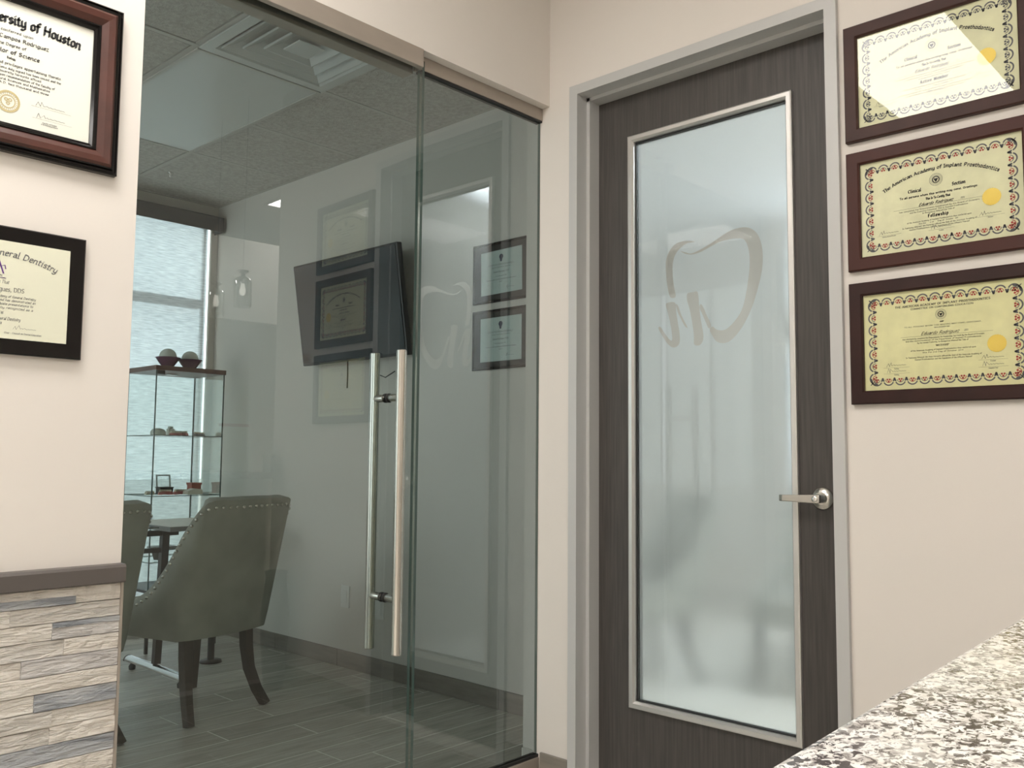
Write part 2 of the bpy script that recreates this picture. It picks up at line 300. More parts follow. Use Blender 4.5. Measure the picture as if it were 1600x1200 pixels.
# ------------------------------------------------------------------ pen lettering (polyline glyphs swept with a flat nib)
G = {
 'a': (.72, [[(.1, .85), (.35, 1), (.6, .85), (.6, .1), (.75, 0)], [(.6, .55), (.15, .4), (.1, .15), (.3, 0), (.6, .18)]]),
 'b': (.72, [[(.1, 1.6), (.1, .1), (.35, 0), (.6, .15), (.6, .85), (.4, 1), (.1, .8)]]),
 'c': (.62, [[(.58, .85), (.35, 1), (.1, .85), (.1, .15), (.35, 0), (.58, .15)]]),
 'd': (.72, [[(.6, .85), (.35, 1), (.1, .85), (.1, .15), (.35, 0), (.6, .18)], [(.6, 1.6), (.6, .1), (.72, 0)]]),
 'e': (.64, [[(.12, .5), (.58, .62), (.58, .85), (.35, 1), (.1, .85), (.1, .15), (.35, 0), (.6, .15)]]),
 'f': (.5, [[(.2, -.1), (.2, 1.4), (.4, 1.6), (.6, 1.5)], [(0, 1), (.5, 1)]]),
 'g': (.72, [[(.6, .85), (.35, 1), (.1, .85), (.1, .2), (.35, .05), (.6, .2)], [(.6, 1), (.6, -.3), (.35, -.5), (.05, -.35)]]),
 'h': (.74, [[(.1, 1.6), (.1, 0)], [(.1, .8), (.4, 1), (.6, .85), (.6, .05), (.72, 0)]]),
 'i': (.34, [[(.08, .95), (.15, 1), (.15, .08), (.28, 0)], [(.13, 1.32), (.2, 1.42)]]),
 'j': (.34, [[(.15, 1), (.15, -.3), (0, -.5)], [(.13, 1.32), (.2, 1.42)]]),
 'k': (.68, [[(.1, 1.6), (.1, 0)], [(.55, 1), (.15, .5), (.6, 0)]]),
 'l': (.34, [[(.12, 1.6), (.12, .08), (.28, 0)]]),
 'm': (1.06, [[(.08, 1), (.08, 0)], [(.08, .8), (.3, 1), (.46, .85), (.46, 0)], [(.46, .8), (.7, 1), (.88, .85), (.88, .05), (1, 0)]]),
 'n': (.74, [[(.08, 1), (.08, 0)], [(.08, .8), (.4, 1), (.58, .85), (.58, .05), (.7, 0)]]),
 'o': (.7, [[(.35, 1), (.1, .85), (.1, .15), (.35, 0), (.6, .15), (.6, .85), (.35, 1)]]),
 'p': (.72, [[(.1, 1), (.1, -.5)], [(.1, .8), (.4, 1), (.6, .85), (.6, .15), (.35, 0), (.1, .15)]]),
 'q': (.72, [[(.6, .85), (.35, 1), (.1, .85), (.1, .15), (.35, 0), (.6, .15)], [(.6, 1), (.6, -.5)]]),
 'r': (.52, [[(.1, 1), (.1, 0)], [(.1, .8), (.35, 1), (.5, .88)]]),
 's': (.6, [[(.52, .85), (.3, 1), (.1, .85), (.12, .6), (.5, .4), (.52, .15), (.3, 0), (.08, .15)]]),
 't': (.48, [[(.18, 1.35), (.18, .1), (.4, 0)], [(0, 1), (.42, 1)]]),
 'u': (.74, [[(.08, 1), (.08, .12), (.3, 0), (.58, .18)], [(.58, 1), (.58, .05), (.7, 0)]]),
 'v': (.66, [[(.06, 1), (.3, 0), (.58, 1)]]),
 'w': (.98, [[(.06, 1), (.26, 0), (.46, .9), (.68, 0), (.9, 1)]]),
 'x': (.64, [[(.06, 1), (.56, 0)], [(.56, 1), (.06, 0)]]),
 'y': (.7, [[(.08, 1), (.08, .2), (.3, .05), (.58, .2)], [(.58, 1), (.58, -.3), (.3, -.5), (.05, -.38)]]),
 'z': (.62, [[(.06, 1), (.54, 1), (.06, 0), (.56, 0)]]),
 'A': (1.0, [[(.02, 0), (.45, 1.5), (.88, 0)], [(.2, .5), (.7, .5)]]),
 'B': (.92, [[(.1, 0), (.1, 1.5), (.6, 1.4), (.68, 1.1), (.5, .8), (.1, .8)], [(.5, .8), (.75, .55), (.7, .1), (.1, 0)]]),
 'C': (.92, [[(.8, 1.3), (.5, 1.5), (.12, 1.2), (.12, .3), (.5, 0), (.82, .25)]]),
 'D': (.98, [[(.1, 0), (.1, 1.5), (.6, 1.4), (.85, 1), (.85, .45), (.6, .08), (.1, 0)]]),
 'E': (.84, [[(.7, 1.5), (.1, 1.5), (.1, 0), (.74, 0)], [(.1, .78), (.58, .78)]]),
 'F': (.8, [[(.7, 1.5), (.1, 1.5), (.1, 0)], [(.1, .78), (.58, .78)]]),
 'G': (.98, [[(.8, 1.3), (.5, 1.5), (.12, 1.2), (.12, .3), (.5, 0), (.82, .2), (.82, .7), (.5, .7)]]),
 'H': (1.0, [[(.1, 1.5), (.1, 0)], [(.82, 1.5), (.82, 0)], [(.1, .8), (.82, .8)]]),
 'I': (.42, [[(.18, 1.5), (.18, 0)], [(0, 1.5), (.36, 1.5)], [(0, 0), (.36, 0)]]),
 'J': (.6, [[(.4, 1.5), (.4, .2), (.2, 0), (0, .2)]]),
 'K': (.92, [[(.1, 1.5), (.1, 0)], [(.76, 1.5), (.1, .7), (.8, 0)]]),
 'L': (.78, [[(.1, 1.5), (.1, 0), (.7, 0)]]),
 'M': (1.2, [[(.08, 0), (.12, 1.5), (.55, .2), (.98, 1.5), (1.04, 0)]]),
 'N': (1.02, [[(.1, 0), (.1, 1.5), (.84, 0), (.84, 1.5)]]),
 'O': (1.02, [[(.48, 1.5), (.1, 1.2), (.1, .3), (.48, 0), (.86, .3), (.86, 1.2), (.48, 1.5)]]),
 'P': (.86, [[(.1, 0), (.1, 1.5), (.6, 1.45), (.75, 1.15), (.6, .8), (.1, .72)]]),
 'Q': (1.02, [[(.48, 1.5), (.1, 1.2), (.1, .3), (.48, 0), (.86, .3), (.86, 1.2), (.48, 1.5)], [(.55, .3), (.95, -.15)]]),
 'R': (.92, [[(.1, 0), (.1, 1.5), (.6, 1.45), (.72, 1.15), (.58, .82), (.1, .76)], [(.45, .8), (.82, 0)]]),
 'S': (.84, [[(.7, 1.3), (.4, 1.5), (.12, 1.25), (.16, .95), (.66, .6), (.7, .25), (.4, 0), (.08, .22)]]),
 'T': (.88, [[(.02, 1.5), (.82, 1.5)], [(.42, 1.5), (.42, 0)]]),
 'U': (1.0, [[(.1, 1.5), (.1, .3), (.45, 0), (.82, .3), (.82, 1.5)]]),
 'V': (.92, [[(.04, 1.5), (.44, 0), (.84, 1.5)]]),
 'W': (1.3, [[(.04, 1.5), (.32, 0), (.62, 1.4), (.92, 0), (1.2, 1.5)]]),
 'X': (.9, [[(.05, 1.5), (.8, 0)], [(.8, 1.5), (.05, 0)]]),
 'Y': (.88, [[(.04, 1.5), (.42, .75), (.8, 1.5)], [(.42, .75), (.42, 0)]]),
 'Z': (.86, [[(.06, 1.5), (.76, 1.5), (.06, 0), (.78, 0)]]),
 '0': (.7, [[(.33, 1.4), (.08, 1.1), (.08, .3), (.33, 0), (.58, .3), (.58, 1.1), (.33, 1.4)]]),
 '1': (.5, [[(.1, 1.2), (.28, 1.4), (.28, 0)]]),
 '2': (.68, [[(.08, 1.2), (.3, 1.4), (.55, 1.15), (.08, 0), (.6, 0)]]),
 '4': (.7, [[(.45, 0), (.45, 1.4), (.05, .45), (.62, .45)]]),
 '8': (.7, [[(.33, 1.4), (.1, 1.1), (.55, .4), (.33, 0), (.1, .4), (.55, 1.1), (.33, 1.4)]]),
 '6': (.7, [[(.5, 1.4), (.1, .7), (.1, .2), (.33, 0), (.56, .25), (.4, .7), (.1, .6)]]),
 ',': (.3, [[(.16, .1), (.06, -.22)]]), '.': (.3, [[(.1, .02), (.17, .1)]]), '-': (.5, [[(.06, .55), (.4, .55)]]),
 "'": (.25, [[(.1, 1.5), (.08, 1.2)]]), ';': (.3, [[(.16, .1), (.06, -.22)], [(.12, .62), (.18, .7)]]), ':': (.3, [[(.1, .02), (.17, .1)], [(.1, .7), (.17, .8)]]),
}
def hull(pts):
    pts = sorted(set((round(a, 7), round(b, 7)) for a, b in pts))
    if len(pts) < 3: return pts
    def half(ps):
        o = []
        for p in ps:
            while len(o) > 1 and (o[-1][0] - o[-2][0]) * (p[1] - o[-2][1]) - (o[-1][1] - o[-2][1]) * (p[0] - o[-2][0]) <= 0: o.pop()
            o.append(p)
        return o[:-1]
    return half(pts) + half(pts[::-1])
def stroke(mb, line, nibw, nibt, ang, out, mi):
    """flat strokes in the local x-z plane at y = -out"""
    ca, sa = math.cos(ang), math.sin(ang); c4 = [((i * nibw * ca - j * nibt * sa) / 2, (i * nibw * sa + j * nibt * ca) / 2) for i in (-1, 1) for j in (-1, 1)]
    for p, q in zip(line[:-1], line[1:]):
        hp = hull([(p[0] + a, p[1] + b) for a, b in c4] + [(q[0] + a, q[1] + b) for a, b in c4])
        if len(hp) > 2: mb.add([(a, -out, b) for a, b in hp], [list(range(len(hp)))], mi)
def text_w(t, sz, sp=0): return sum((G[c][0] if c in G else .45) + .1 + sp for c in t) * sz
def write(mb, t, cx, cz, sz, out, mi=0, width=None, nib=.24, thin=.07, ang=.75, slant=0, arc=None, sp=0):
    """t centred on cx with baseline cz; arc = radius (positive arches upward)"""
    wd = text_w(t, sz, sp); sx = (width / wd) if width else 1.0
    x = -wd * sx / 2
    for c in t:
        adv = ((G[c][0] if c in G else .45) + .1 + sp) * sz * sx
        if c in G:
            mid = x + adv / 2; lines = []
            for ln in G[c][1]:
                L_ = []
                for a, b in ln:
                    lx = (a + slant * b) * sz * sx; lz = b * sz
                    if arc:
                        th = mid / arc; dx = x + lx - mid
                        px = arc * math.sin(th) + dx * math.cos(th) + lz * math.sin(th)
                        pz = arc * (math.cos(th) - 1) - dx * math.sin(th) + lz * math.cos(th)
                    else: px, pz = x + lx, lz
                    L_.append((cx + px, cz + pz))
                lines.append(L_)
            for L_ in lines: stroke(mb, L_, nib * sz, thin * sz, ang, out, mi)
        x += adv
def scribble(mb, cx, cz, w_, h_, out, mi, seed):
    rn = random.Random(seed); pts = []; n = 15
    for i in range(n):
        a = i / (n - 1); amp = h_ * (1 if a < .25 else .35 * (1 - a) + .05)
        pts.append((cx - w_ / 2 + a * w_ + rn.uniform(-.03, .03) * w_, cz + (amp if i % 2 else -amp * .4) * rn.uniform(.5, 1)))
    stroke(mb, pts, h_ * .07, h_ * .035, .8, out, mi)
def rule(mb, x0, x1, z, t, out, mi): mb.add([(x0, -out, z), (x1, -out, z), (x1, -out, z + t), (x0, -out, z + t)], [(0, 1, 2, 3)], mi)
def ring(mb, cx, cz, r0, r1, out, mi, a0=0, a1=2 * PI, n=28):
    v = []; 
    for i in range(n + 1):
        a = a0 + (a1 - a0) * i / n; v += [(cx + r0 * math.cos(a), -out, cz + r0 * math.sin(a)), (cx + r1 * math.cos(a), -out, cz + r1 * math.sin(a))]
    mb.add(v, [(2 * i, 2 * i + 1, 2 * i + 3, 2 * i + 2) for i in range(n)], mi)
def disc(mb, cx, cz, r_, out, mi, n=24): mb.add([(cx + r_ * math.cos(2 * PI * i / n), -out, cz + r_ * math.sin(2 * PI * i / n)) for i in range(n)], [list(range(n))], mi)
def finish(obj_root, children): pass

# ================================================================== SETTING
# ---- main room shell
XR = 2.45; YH = 2.105; YG = 2.156; ZC = 3.05
fl = MB().box(-2.6, 5.3, -3.1, 5.6, -.12, -.0005).build('floor', M_grout); struct(fl)
planks = {}
def plank(x0, x1, y0, y1, k):
    key = round(x1 - x0, 2)
    if key not in planks:
        me = MB().box(0, key - .004, .002, .168, -.004, 0).build('plank', M_planks[0]); planks[key] = me.data; bpy.data.objects.remove(me)
    o = bpy.data.objects.new('plank', planks[key]); COL.objects.link(o); o.parent = fl; o.location = (x0, y0, 0)
    o.data = planks[key] if k == 0 else planks.setdefault((key, k), None) or planks[key]
    return o
def plankm(L_, k):
    key = (round(L_, 3), k)
    if key not in planks:
        o = MB().box(0, L_ - .0065, .0033, .1667, -.004, 0).build('plank', M_planks[k], bevel=0); planks[key] = o.data; bpy.data.objects.remove(o)
    return planks[key]
PL = 1.02
def lay(xa, xb, ya, yb, off):
    y = ya; rw = 0
    rn = random.Random(3)
    while y < yb - .02:
        st = off[rw % len(off)]; x = st - PL * 6
        while x < xb:
            a, b = max(x, xa), min(x + PL, xb)
            if b - a > .03:
                o = bpy.data.objects.new('plank', plankm(b - a, rn.randrange(4))); COL.objects.link(o); o.parent = fl
                o.location = (a, y, 0); o.scale = (1, min(.17, yb - y) / .17, 1)
            x += PL
        y += .17; rw += 1
lay(.6, 2.96, 2.257, 5.47, [2.21, 1.86, 2.21, 2.07, 1.52, 2.20, 1.9])
lay(.2, 2.45, .217, 2.257, [1.7, 1.2, .8, 1.9, 1.4])

struct(bx('wall_right', M_wall, XR, XR + .12, .11, 1.014, 0, ZC))
struct(bx('wall_right_pier', M_wall, XR, XR + .12, 2.0, 2.217, 0, ZC))
struct(bx('wall_right_above_door', M_wall, XR, XR + .12, 1.014, 2.0, 2.46, ZC))
struct(bx('wall_front', M_wall, -2.6, .925, YH, YH + .115, 0, ZC))
struct(bx('wall_front_header', M_wall, .925, XR, YH, YH + .112, 2.421, ZC))
struct(bx('wall_left', M_wall, -2.72, -2.6, -3.1, YH, 0, ZC))
struct(bx('wall_rear', M_wall, -2.6, 5.3, -3.22, -3.1, 0, ZC))
struct(bx('wall_reception_soffit', M_wallc, 2.5, 5.3, -2.1, -2.0, 2.15, 2.78))
struct(bx('wall_reception_right', M_wallc, 5.3, 5.42, -3.1, 5.6, 0, ZC))
struct(bx('wall_reception_side', M_wallc, XR + .12, 5.3, .11, .23, 0, ZC))
struct(bx('ceiling', M_ceil, -2.72, 5.42, -3.22, YH + .112, ZC, ZC + .1))
# ---- conference room shell
XT = 2.96; YW = 5.47; ZK = 2.775
struct(bx('wall_conference_right', M_wallc, XT, XT + .11, 2.217, YW, 0, 3.05))
struct(bx('wall_conference_return', M_wallc, XR, 5.3, 2.217, 2.30, 0, 3.05)) if False else None
struct(bx('wall_conference_return', M_wallc, XR + .12, XT, 2.12, 2.217, 0, 3.05))
wl = MB().box(-1.6, -1.5, YH + .115, 2.75, 0, 3.05).box(-1.6, -1.5, 5.1, YW, 0, 3.05).box(-1.6, -1.5, 2.75, 5.1, 0, .35).box(-1.6, -1.5, 2.75, 5.1, 2.6, 3.05)  # opening added on the unseen side to let sky light in
struct(wl.build('wall_conference_left', M_wallc))
struct(bx('wall_conference_far_right', M_wallc, 2.915, XT + .11, YW, YW + .02, 0, 3.05))
struct(bx('wall_conference_far_left', M_wallc, -1.6, .35, YW, YW + .12, 0, 3.05))
struct(bx('wall_conference_far_top', M_wallc, .35, 2.915, YW, YW + .12, 2.70, 3.05))
struct(bx('wall_conference_far_base', M_wallc, .35, 2.915, YW, YW + .12, 0, .10))
# ---- room behind the frosted door
struct(bx('wall_backroom_far', M_wallb, 3.07, 5.3, 4.4, 4.5, 0, ZC))
struct(bx('ceiling_backroom', M_ceil, XR + .12, 5.3, .23, 4.4, 2.85, 2.9)) if False else None
cb = MB().box(XR + .12, 5.3, .23, 2.12, 2.80, 2.86); cb.box(3.07, 5.3, 2.12, 4.4, 2.80, 2.86); struct(cb.build('ceiling_backroom', M_wallb))

# ---- suspended ceiling of the conference room: grid + single panels
TX = [2.29 - .61 * k for k in range(-1, 7)]; TY = [2.105, 2.72, 3.33, 3.945, 4.56, 5.175, 5.79]
cg = struct(bx('ceiling_conference', M_grid, -1.5, XT, YH + .115, YW, ZK + .02, ZK + .04))
g = MB()
for x in TX[1:]: g.box(x - .012, x + .012, YH + .115, YW, ZK - .001, ZK + .018)
for y in TY[1:-1]:
    for k in range(len(TX) - 1): pass
    g.box(-1.5, XT, y - .012, y + .012, ZK - .002, ZK + .017)
g.box(XT - .02, XT, YH + .115, YW, ZK - .002, ZK + .018); g.box(-1.5, XT, YW - .02, YW, ZK - .002, ZK + .018)
g.build('ceiling_grid', M_grid, cg)
tl = {}
for a, x0 in enumerate(TX):
    x1 = min(x0 + .61, XT - .02)
    if a == 0: x1 = XT - .02
    for b in range(len(TY) - 1):
        y0 = max(TY[b], YH + .117); y1 = min(TY[b + 1], YW - .02)
        if a == 1 and False: continue
        xx0, xx1 = x0 + .0, x1
        if x0 == TX[0]: continue
        if (x0 == TX[2]) and b in (1, 2, 3): continue     # light (2 x 4) and vent bays
        key = (round(xx1 - xx0, 3), round(y1 - y0, 3))
        if key not in tl:
            t = MB(); W_, D_ = key; e = .012
            t.add([(e, e, 0), (W_ - e, e, 0), (W_ - e, D_ - e, 0), (e, D_ - e, 0), (e + .008, e + .008, -.008), (W_ - e - .008, e + .008, -.008), (W_ - e - .008, D_ - e - .008, -.008), (e + .008, D_ - e - .008, -.008)],
                  [(0, 1, 5, 4), (1, 2, 6, 5), (2, 3, 7, 6), (3, 0, 4, 7), (7, 4, 5, 6)][0:5])
            o = t.build('ceiling_panel', M_tile); tl[key] = o.data; bpy.data.objects.remove(o)
        o = bpy.data.objects.new('ceiling_panel', tl[key]); COL.objects.link(o); o.parent = cg; o.location = (xx0, y0, ZK + .008)
# the strip beside the right wall
for b in range(len(TY) - 1):
    y0 = max(TY[b], YH + .117); y1 = min(TY[b + 1], YW - .02)
    t = MB(); t.box(2.302, XT - .022, y0 + .013, y1 - .013, ZK - .001, ZK + .01); t.build('ceiling_panel', M_tile, cg)
# drop the automatic copies that would fall into that strip
for o in [o for o in cg.children if o.name.startswith('ceiling_panel') and o.location.x > 2.2 and abs(o.location.z) > 1]: bpy.data.objects.remove(o)

t = empty('light_panel', (1.985, 3.945, ZK - .004)); tag(t, 'unlit flat rectangular light panel set in the tiled ceiling behind the glass', 'ceiling light')
MB().frame(.596, 1.216, [(0, 0), (0, .006), (.014, .006), (.014, 0)]).build('light_frame', M_grid, t, rot=(PI / 2, 0, 0))
MB().box(-.285, .285, -.595, .595, -.002, .004).build('diffuser', M_offlens, t)
t = empty('air_diffuser', (1.985, 3.025, ZK - .004)); tag(t, 'square stepped metal air diffuser in the tiled ceiling behind the glass', 'vent')
MB().frame(.596, .596, [(0, 0), (0, .008), (.045, .008), (.10, -.05)]).build('vent_frame', M_offlens, t, rot=(PI / 2, 0, 0))
for s_ in (.47, .35, .23):
    MB().frame(s_, s_, [(0, -.002), (0, .006), (.004, .006), (.105, -.052)]).build('louver', M_offlens, t, rot=(PI / 2, 0, 0))
MB().box(-.06, .06, -.06, .06, -.006, -.0).build('centre_plate', M_offlens, t, bevel=.003)
MB().box(-.28, .28, -.28, .28, .05, .06).build('duct_back', M_black, t)
t = MB().lathe([(.001, -.03), (.008, -.028), (.004, -.01), (.016, -.004), (.016, 0)], (2.38, 4.98, ZK - .002), 14).build('sprinkler_head', M_chrome); tag(t, 'tiny chrome sprinkler head under the conference room ceiling', 'sprinkler')

# ---- baseboards made of tiles
def baseboard(name, axis, c, a, b, out, m, ln=.6, h=.088):
    root = struct(MB().box(*((c, c + out * .006, a, b) if axis == 'y' else (a, b, c, c + out * .006)), 0, h - .006).build(name, M_grout))
    x = a
    while x < b - .01:
        e = min(x + ln, b)
        q = (c + out * .001, c + out * .011, x + .0015, e - .0015) if axis == 'y' else (x + .0015, e - .0015, c + out * .001, c + out * .011)
        MB().box(*q, .001, h).build('base_tile', m, root, bevel=.001, seg=1); x = e
    return root
baseboard('baseboard_conference', 'y', XT, 2.217, YW, -1, M_base)
baseboard('baseboard_return', 'x', 2.217, XR, XT, 1, M_base)
baseboard('baseboard_right_pier', 'y', XR, 2.003, 2.13, -1, M_base)
baseboard('baseboard_right', 'y', XR, .115, 1.012, -1, M_base)

# ---- stone wainscot under the dado strip
ws = struct(bx('wall_front_wainscot', M_st[0], -1.4, .915, 2.101, YH, 0, .826))
rnd = random.Random(11)
rows = {0: [(.822, (0, 1))], 1: [], 2: [(.775, (0,))], 3: [(.802, (3,))], 4: [(.716, (0,))], 5: [], 6: [(.745, (0,))], 7: [(.783, (3,))], 8: [(.780, (3,))], 9: [], 10: [(.849, (0,))]}
stonecol = {0: (0, 0), 1: (0, 3), 2: (0, 2), 3: (3, 0), 4: (0, 2), 5: (0, 0), 6: (0, 1), 7: (3, 0), 8: (3, 0), 9: (1, 1), 10: (0, 0)}
RP = .0373
for i in range(22):
    z1 = .8245 - i * RP; z0 = max(z1 - RP, .001)
    js = [.921]
    if i in rows and rows[i]: js.append(rows[i][0][0])
    while js[-1] > -1.4: js.append(max(-1.4, js[-1] - rnd.uniform(.14, .5)))
    for k in range(len(js) - 1):
        a, b = js[k + 1], js[k]
        if b - a < .01: continue
        if i in stonecol and k < 2: mi = stonecol[i][1 - k]
        else: mi = rnd.choice([0, 0, 3, 0, 2, 1])
        d = .004 + rnd.uniform(0, .006)
        split = (i in (0, 2, 6, 9)) and k <= 1 and mi in (1, 2, 0)
        m_ = MB()
        n = 9
        vs = []; 
        for q in range(n + 1):
            x = a + .0002 + (b - a - .0004) * q / n; dd = d + rnd.uniform(-.002, .001); d2 = d + rnd.uniform(-.001, .0022); dm = (dd + d2) / 2 + rnd.uniform(-.0022, .0022)
            zt, zb = z1 - .0002, z0 + .0002; zm = zb + (zt - zb) * rnd.uniform(.35, .65)
            vs += [(x, 2.101, zb), (x, 2.101 - dd, zb + .001), (x, 2.101 - dm, zm), (x, 2.101 - d2, zt - .001), (x, 2.101, zt)]
        fs = []
        for q in range(n):
            for c in range(4): fs.append((q * 5 + c, (q + 1) * 5 + c, (q + 1) * 5 + c + 1, q * 5 + c + 1))
        fs += [(0, 1, 2, 3, 4), tuple(n * 5 + c for c in (4, 3, 2, 1, 0))]
        m_.add(vs, fs); o = m_.build('stone_strip', M_st[mi], ws)
        if i == 0 and k == 1:      # blue slate sliver along the lower half of the top left piece
            MB().box(a, b - .001, 2.101 - d - .0025, 2.101, z0 + .0008, z0 + .018).build('stone_strip', M_st[1], ws)
        if i == 2 and k == 0:
            MB().box(a + .001, b, 2.101 - d - .002, 2.101, z1 - .011, z1 - .0008).build('stone_strip', M_st[1], ws)
        if i == 6 and k == 0:
            MB().box(a + .001, b, 2.101 - d - .002, 2.101, z0 + .0008, z0 + .02).build('stone_strip', M_st[1], ws)
struct(MB().prism([(2.106, .826), (2.079, .826), (2.077, .829), (2.077, .861), (2.082, .867), (2.106, .868)], 0, -1.4, .926).build('trim_1', M_strip))
struct(bx('trim_2', M_chan, .921, .9265, 2.088, 2.1045, 0, .826))

# ---- header channel over the glass
hc = struct(MB().box(.925, 1.829, 2.104, 2.125, 2.364, 2.424).build('trim_3', M_chan, bevel=.0015))
hc2 = struct(MB().box(.925, 1.842, 2.172, 2.222, 2.366, 2.4205).build('trim_4', M_chan, bevel=.0015))
struct(MB().box(.925, 1.84, 2.1255, 2.172, 2.404, 2.4205).build('trim_5', M_black))
fx = MB().box(1.829, XR, 2.140, 2.149, 2.375, 2.4205).box(1.842, XR, 2.163, 2.172, 2.375, 2.4205)
struct(fx.build('trim_6', M_chan, bevel=.001))
struct(bx('trim_7', M_black, 1.853, XR, 2.142, 2.170, 2.368, 2.3749))
# fixed glass panel
win = MB().box(1.853, 2.4485, 2.150, 2.162, .078, 2.378)
def pane(x0, x1, y0, y1, z0, z1, name, parent=None, mats=None, front='-y'):
    """slab: only the room-side face reflects, rim is polished edge glass"""
    m_ = MB(); m_.box(x0, x1, y0, y1, z0, z1)
    # faces order: bottom, top, -y, +x, +y, -x
    order = {'-y': [2, 2, 0, 2, 1, 2], '+y': [2, 2, 1, 2, 0, 2], '-x': [2, 2, 2, 1, 2, 0], '+x': [2, 2, 2, 0, 2, 1], 'z': [0, 1, 2, 2, 2, 2]}[front]
    m_.m = order
    return m_.build(name, mats or [M_tint, M_tintb, M_edge], parent)
fp = struct(pane(1.853, 2.4485, 2.150, 2.162, .078, 2.378, 'window_1'))
struct(MB().box(1.853, XR, 2.143, 2.169, .068, .078).build('trim_8', M_black))
struct(MB().box(1.853, XR - .002, 2.138, 2.174, .0005, .068).build('trim_9', M_chan, bevel=.001))
# glass door, standing slightly ajar on its left pivot
gd = empty('door_1', (.93, YG, 0), -.03); struct(gd)
pane(.004, .919, -.006, .006, .012, 2.395, 'pane', gd)
MB().box(.01, .09, -.014, .014, .0125, .075).build('pivot_shoe', M_chan, gd, bevel=.002)
hx = .80
for s_, nm in ((-1, 'outer_pull_bar'), (1, 'inner_pull_bar')):
    yb = s_ * .066
    MB().lathe([(.0005, .54), (.0135, .5402), (.0155, .5425), (.0155, 1.4375), (.0135, 1.4398), (.0005, 1.44)], (hx, yb, 0), 28).build(nm, M_steel, gd, ang=.6)
    for z in (.70, 1.297):
        st = MB().lathe([(.011, s_ * .0105), (.0118, s_ * .012), (.0118, s_ * .058)], (hx, 0, z), 20, axis='y').build('standoff', M_steel, gd, ang=.6)
        MB().lathe([(.0145, s_ * .0062), (.0145, s_ * .0104)], (hx, 0, z), 20, axis='y').build('gasket', M_black, st)

# ---- hollow metal frame and frosted-lite door on the right wall (door_2)
df = struct(empty('door_2', (0, 0, 0)))
def jamb_prof(side):   # (x, y) profile; side=+1 far jamb (y=2.0), -1 near jamb
    y = 2.0 if side > 0 else 1.013
    s = -side
    return [(2.4495, y), (2.436, y), (2.436, y + s * .036), (2.492, y + s * .036), (2.492, y + s * .050), (2.548, y + s * .050), (2.548, y + s * .040), (2.60, y + s * .040), (2.60, y)]
MB().prism(jamb_prof(1), 2, 0, 2.461).build('far_jamb', M_frame, df)
MB().prism(jamb_prof(-1), 2, 0, 2.461).build('near_jamb', M_frame, df)
hp = [(2.4495, 2.4605), (2.4364, 2.4605), (2.4364, 2.426), (2.492, 2.426), (2.492, 2.413), (2.548, 2.413), (2.548, 2.423), (2.60, 2.423), (2.60, 2.4605)]
MB().prism(hp, 1, 1.0135, 1.9995).build('head', M_frame, df, bevel=.001) if False else None
hm = MB(); v = [(a, 1.0485, b) for a, b in hp] + [(a, 1.9645, b) for a, b in hp]; n = len(hp)
hm.add(v, [list(range(n)), list(range(n, 2 * n))[::-1]] + [(i, n + i, n + (i + 1) % n, (i + 1) % n) for i in range(n)]); hm.build('head', M_frame, df)
# leaf with an opening for the glass
lf = MB(); LX0, LX1 = 2.549, 2.593
oy0, oy1, oz0, oz1 = 1.212, 1.80, .292, 2.246
for q in ((1.056, oy0, .008, 2.42), (oy1, 1.957, .008, 2.42)): lf.box(LX0, LX1, q[0], q[1], q[2], q[3])
lf.box(LX0, LX1, oy0, oy1, .008, oz0); lf.box(LX0, LX1, oy0, oy1, oz1, 2.42)
lf.build('leaf', M_door, df)
gl = MB()
def face_x(mb, w_, h_, prof, cy, cz, x, mi=0):
    k = MB().frame(w_, h_, prof); vs = [(x + a[1], cy - a[0], cz + a[2]) for a in k.v]; mb.add(vs, k.f, mi)
cy, cz = (1.2 + 1.815) / 2, (.284 + 2.258) / 2; ow, oh = 1.815 - 1.2, 2.258 - .284
face_x(gl, ow, oh, [(0, 0), (0, .013), (.004, .015), (.016, .015), (.022, .006), (.022, -.02)], cy, cz, LX0)
gl.build('glazing_trim', M_trimal, df)
gk = MB(); face_x(gk, ow - .044, oh - .044, [(0, -.004), (.005, -.004), (.005, -.02)], cy, cz, LX0); gk.build('gasket', M_black, df)
GY0, GY1, GZ0, GZ1 = 1.214, 1.798, .294, 2.244
pane(2.556, 2.562, GY0, GY1, GZ0, GZ1, 'pane', df, [M_liteglass, M_tintb, M_edge], '-x')
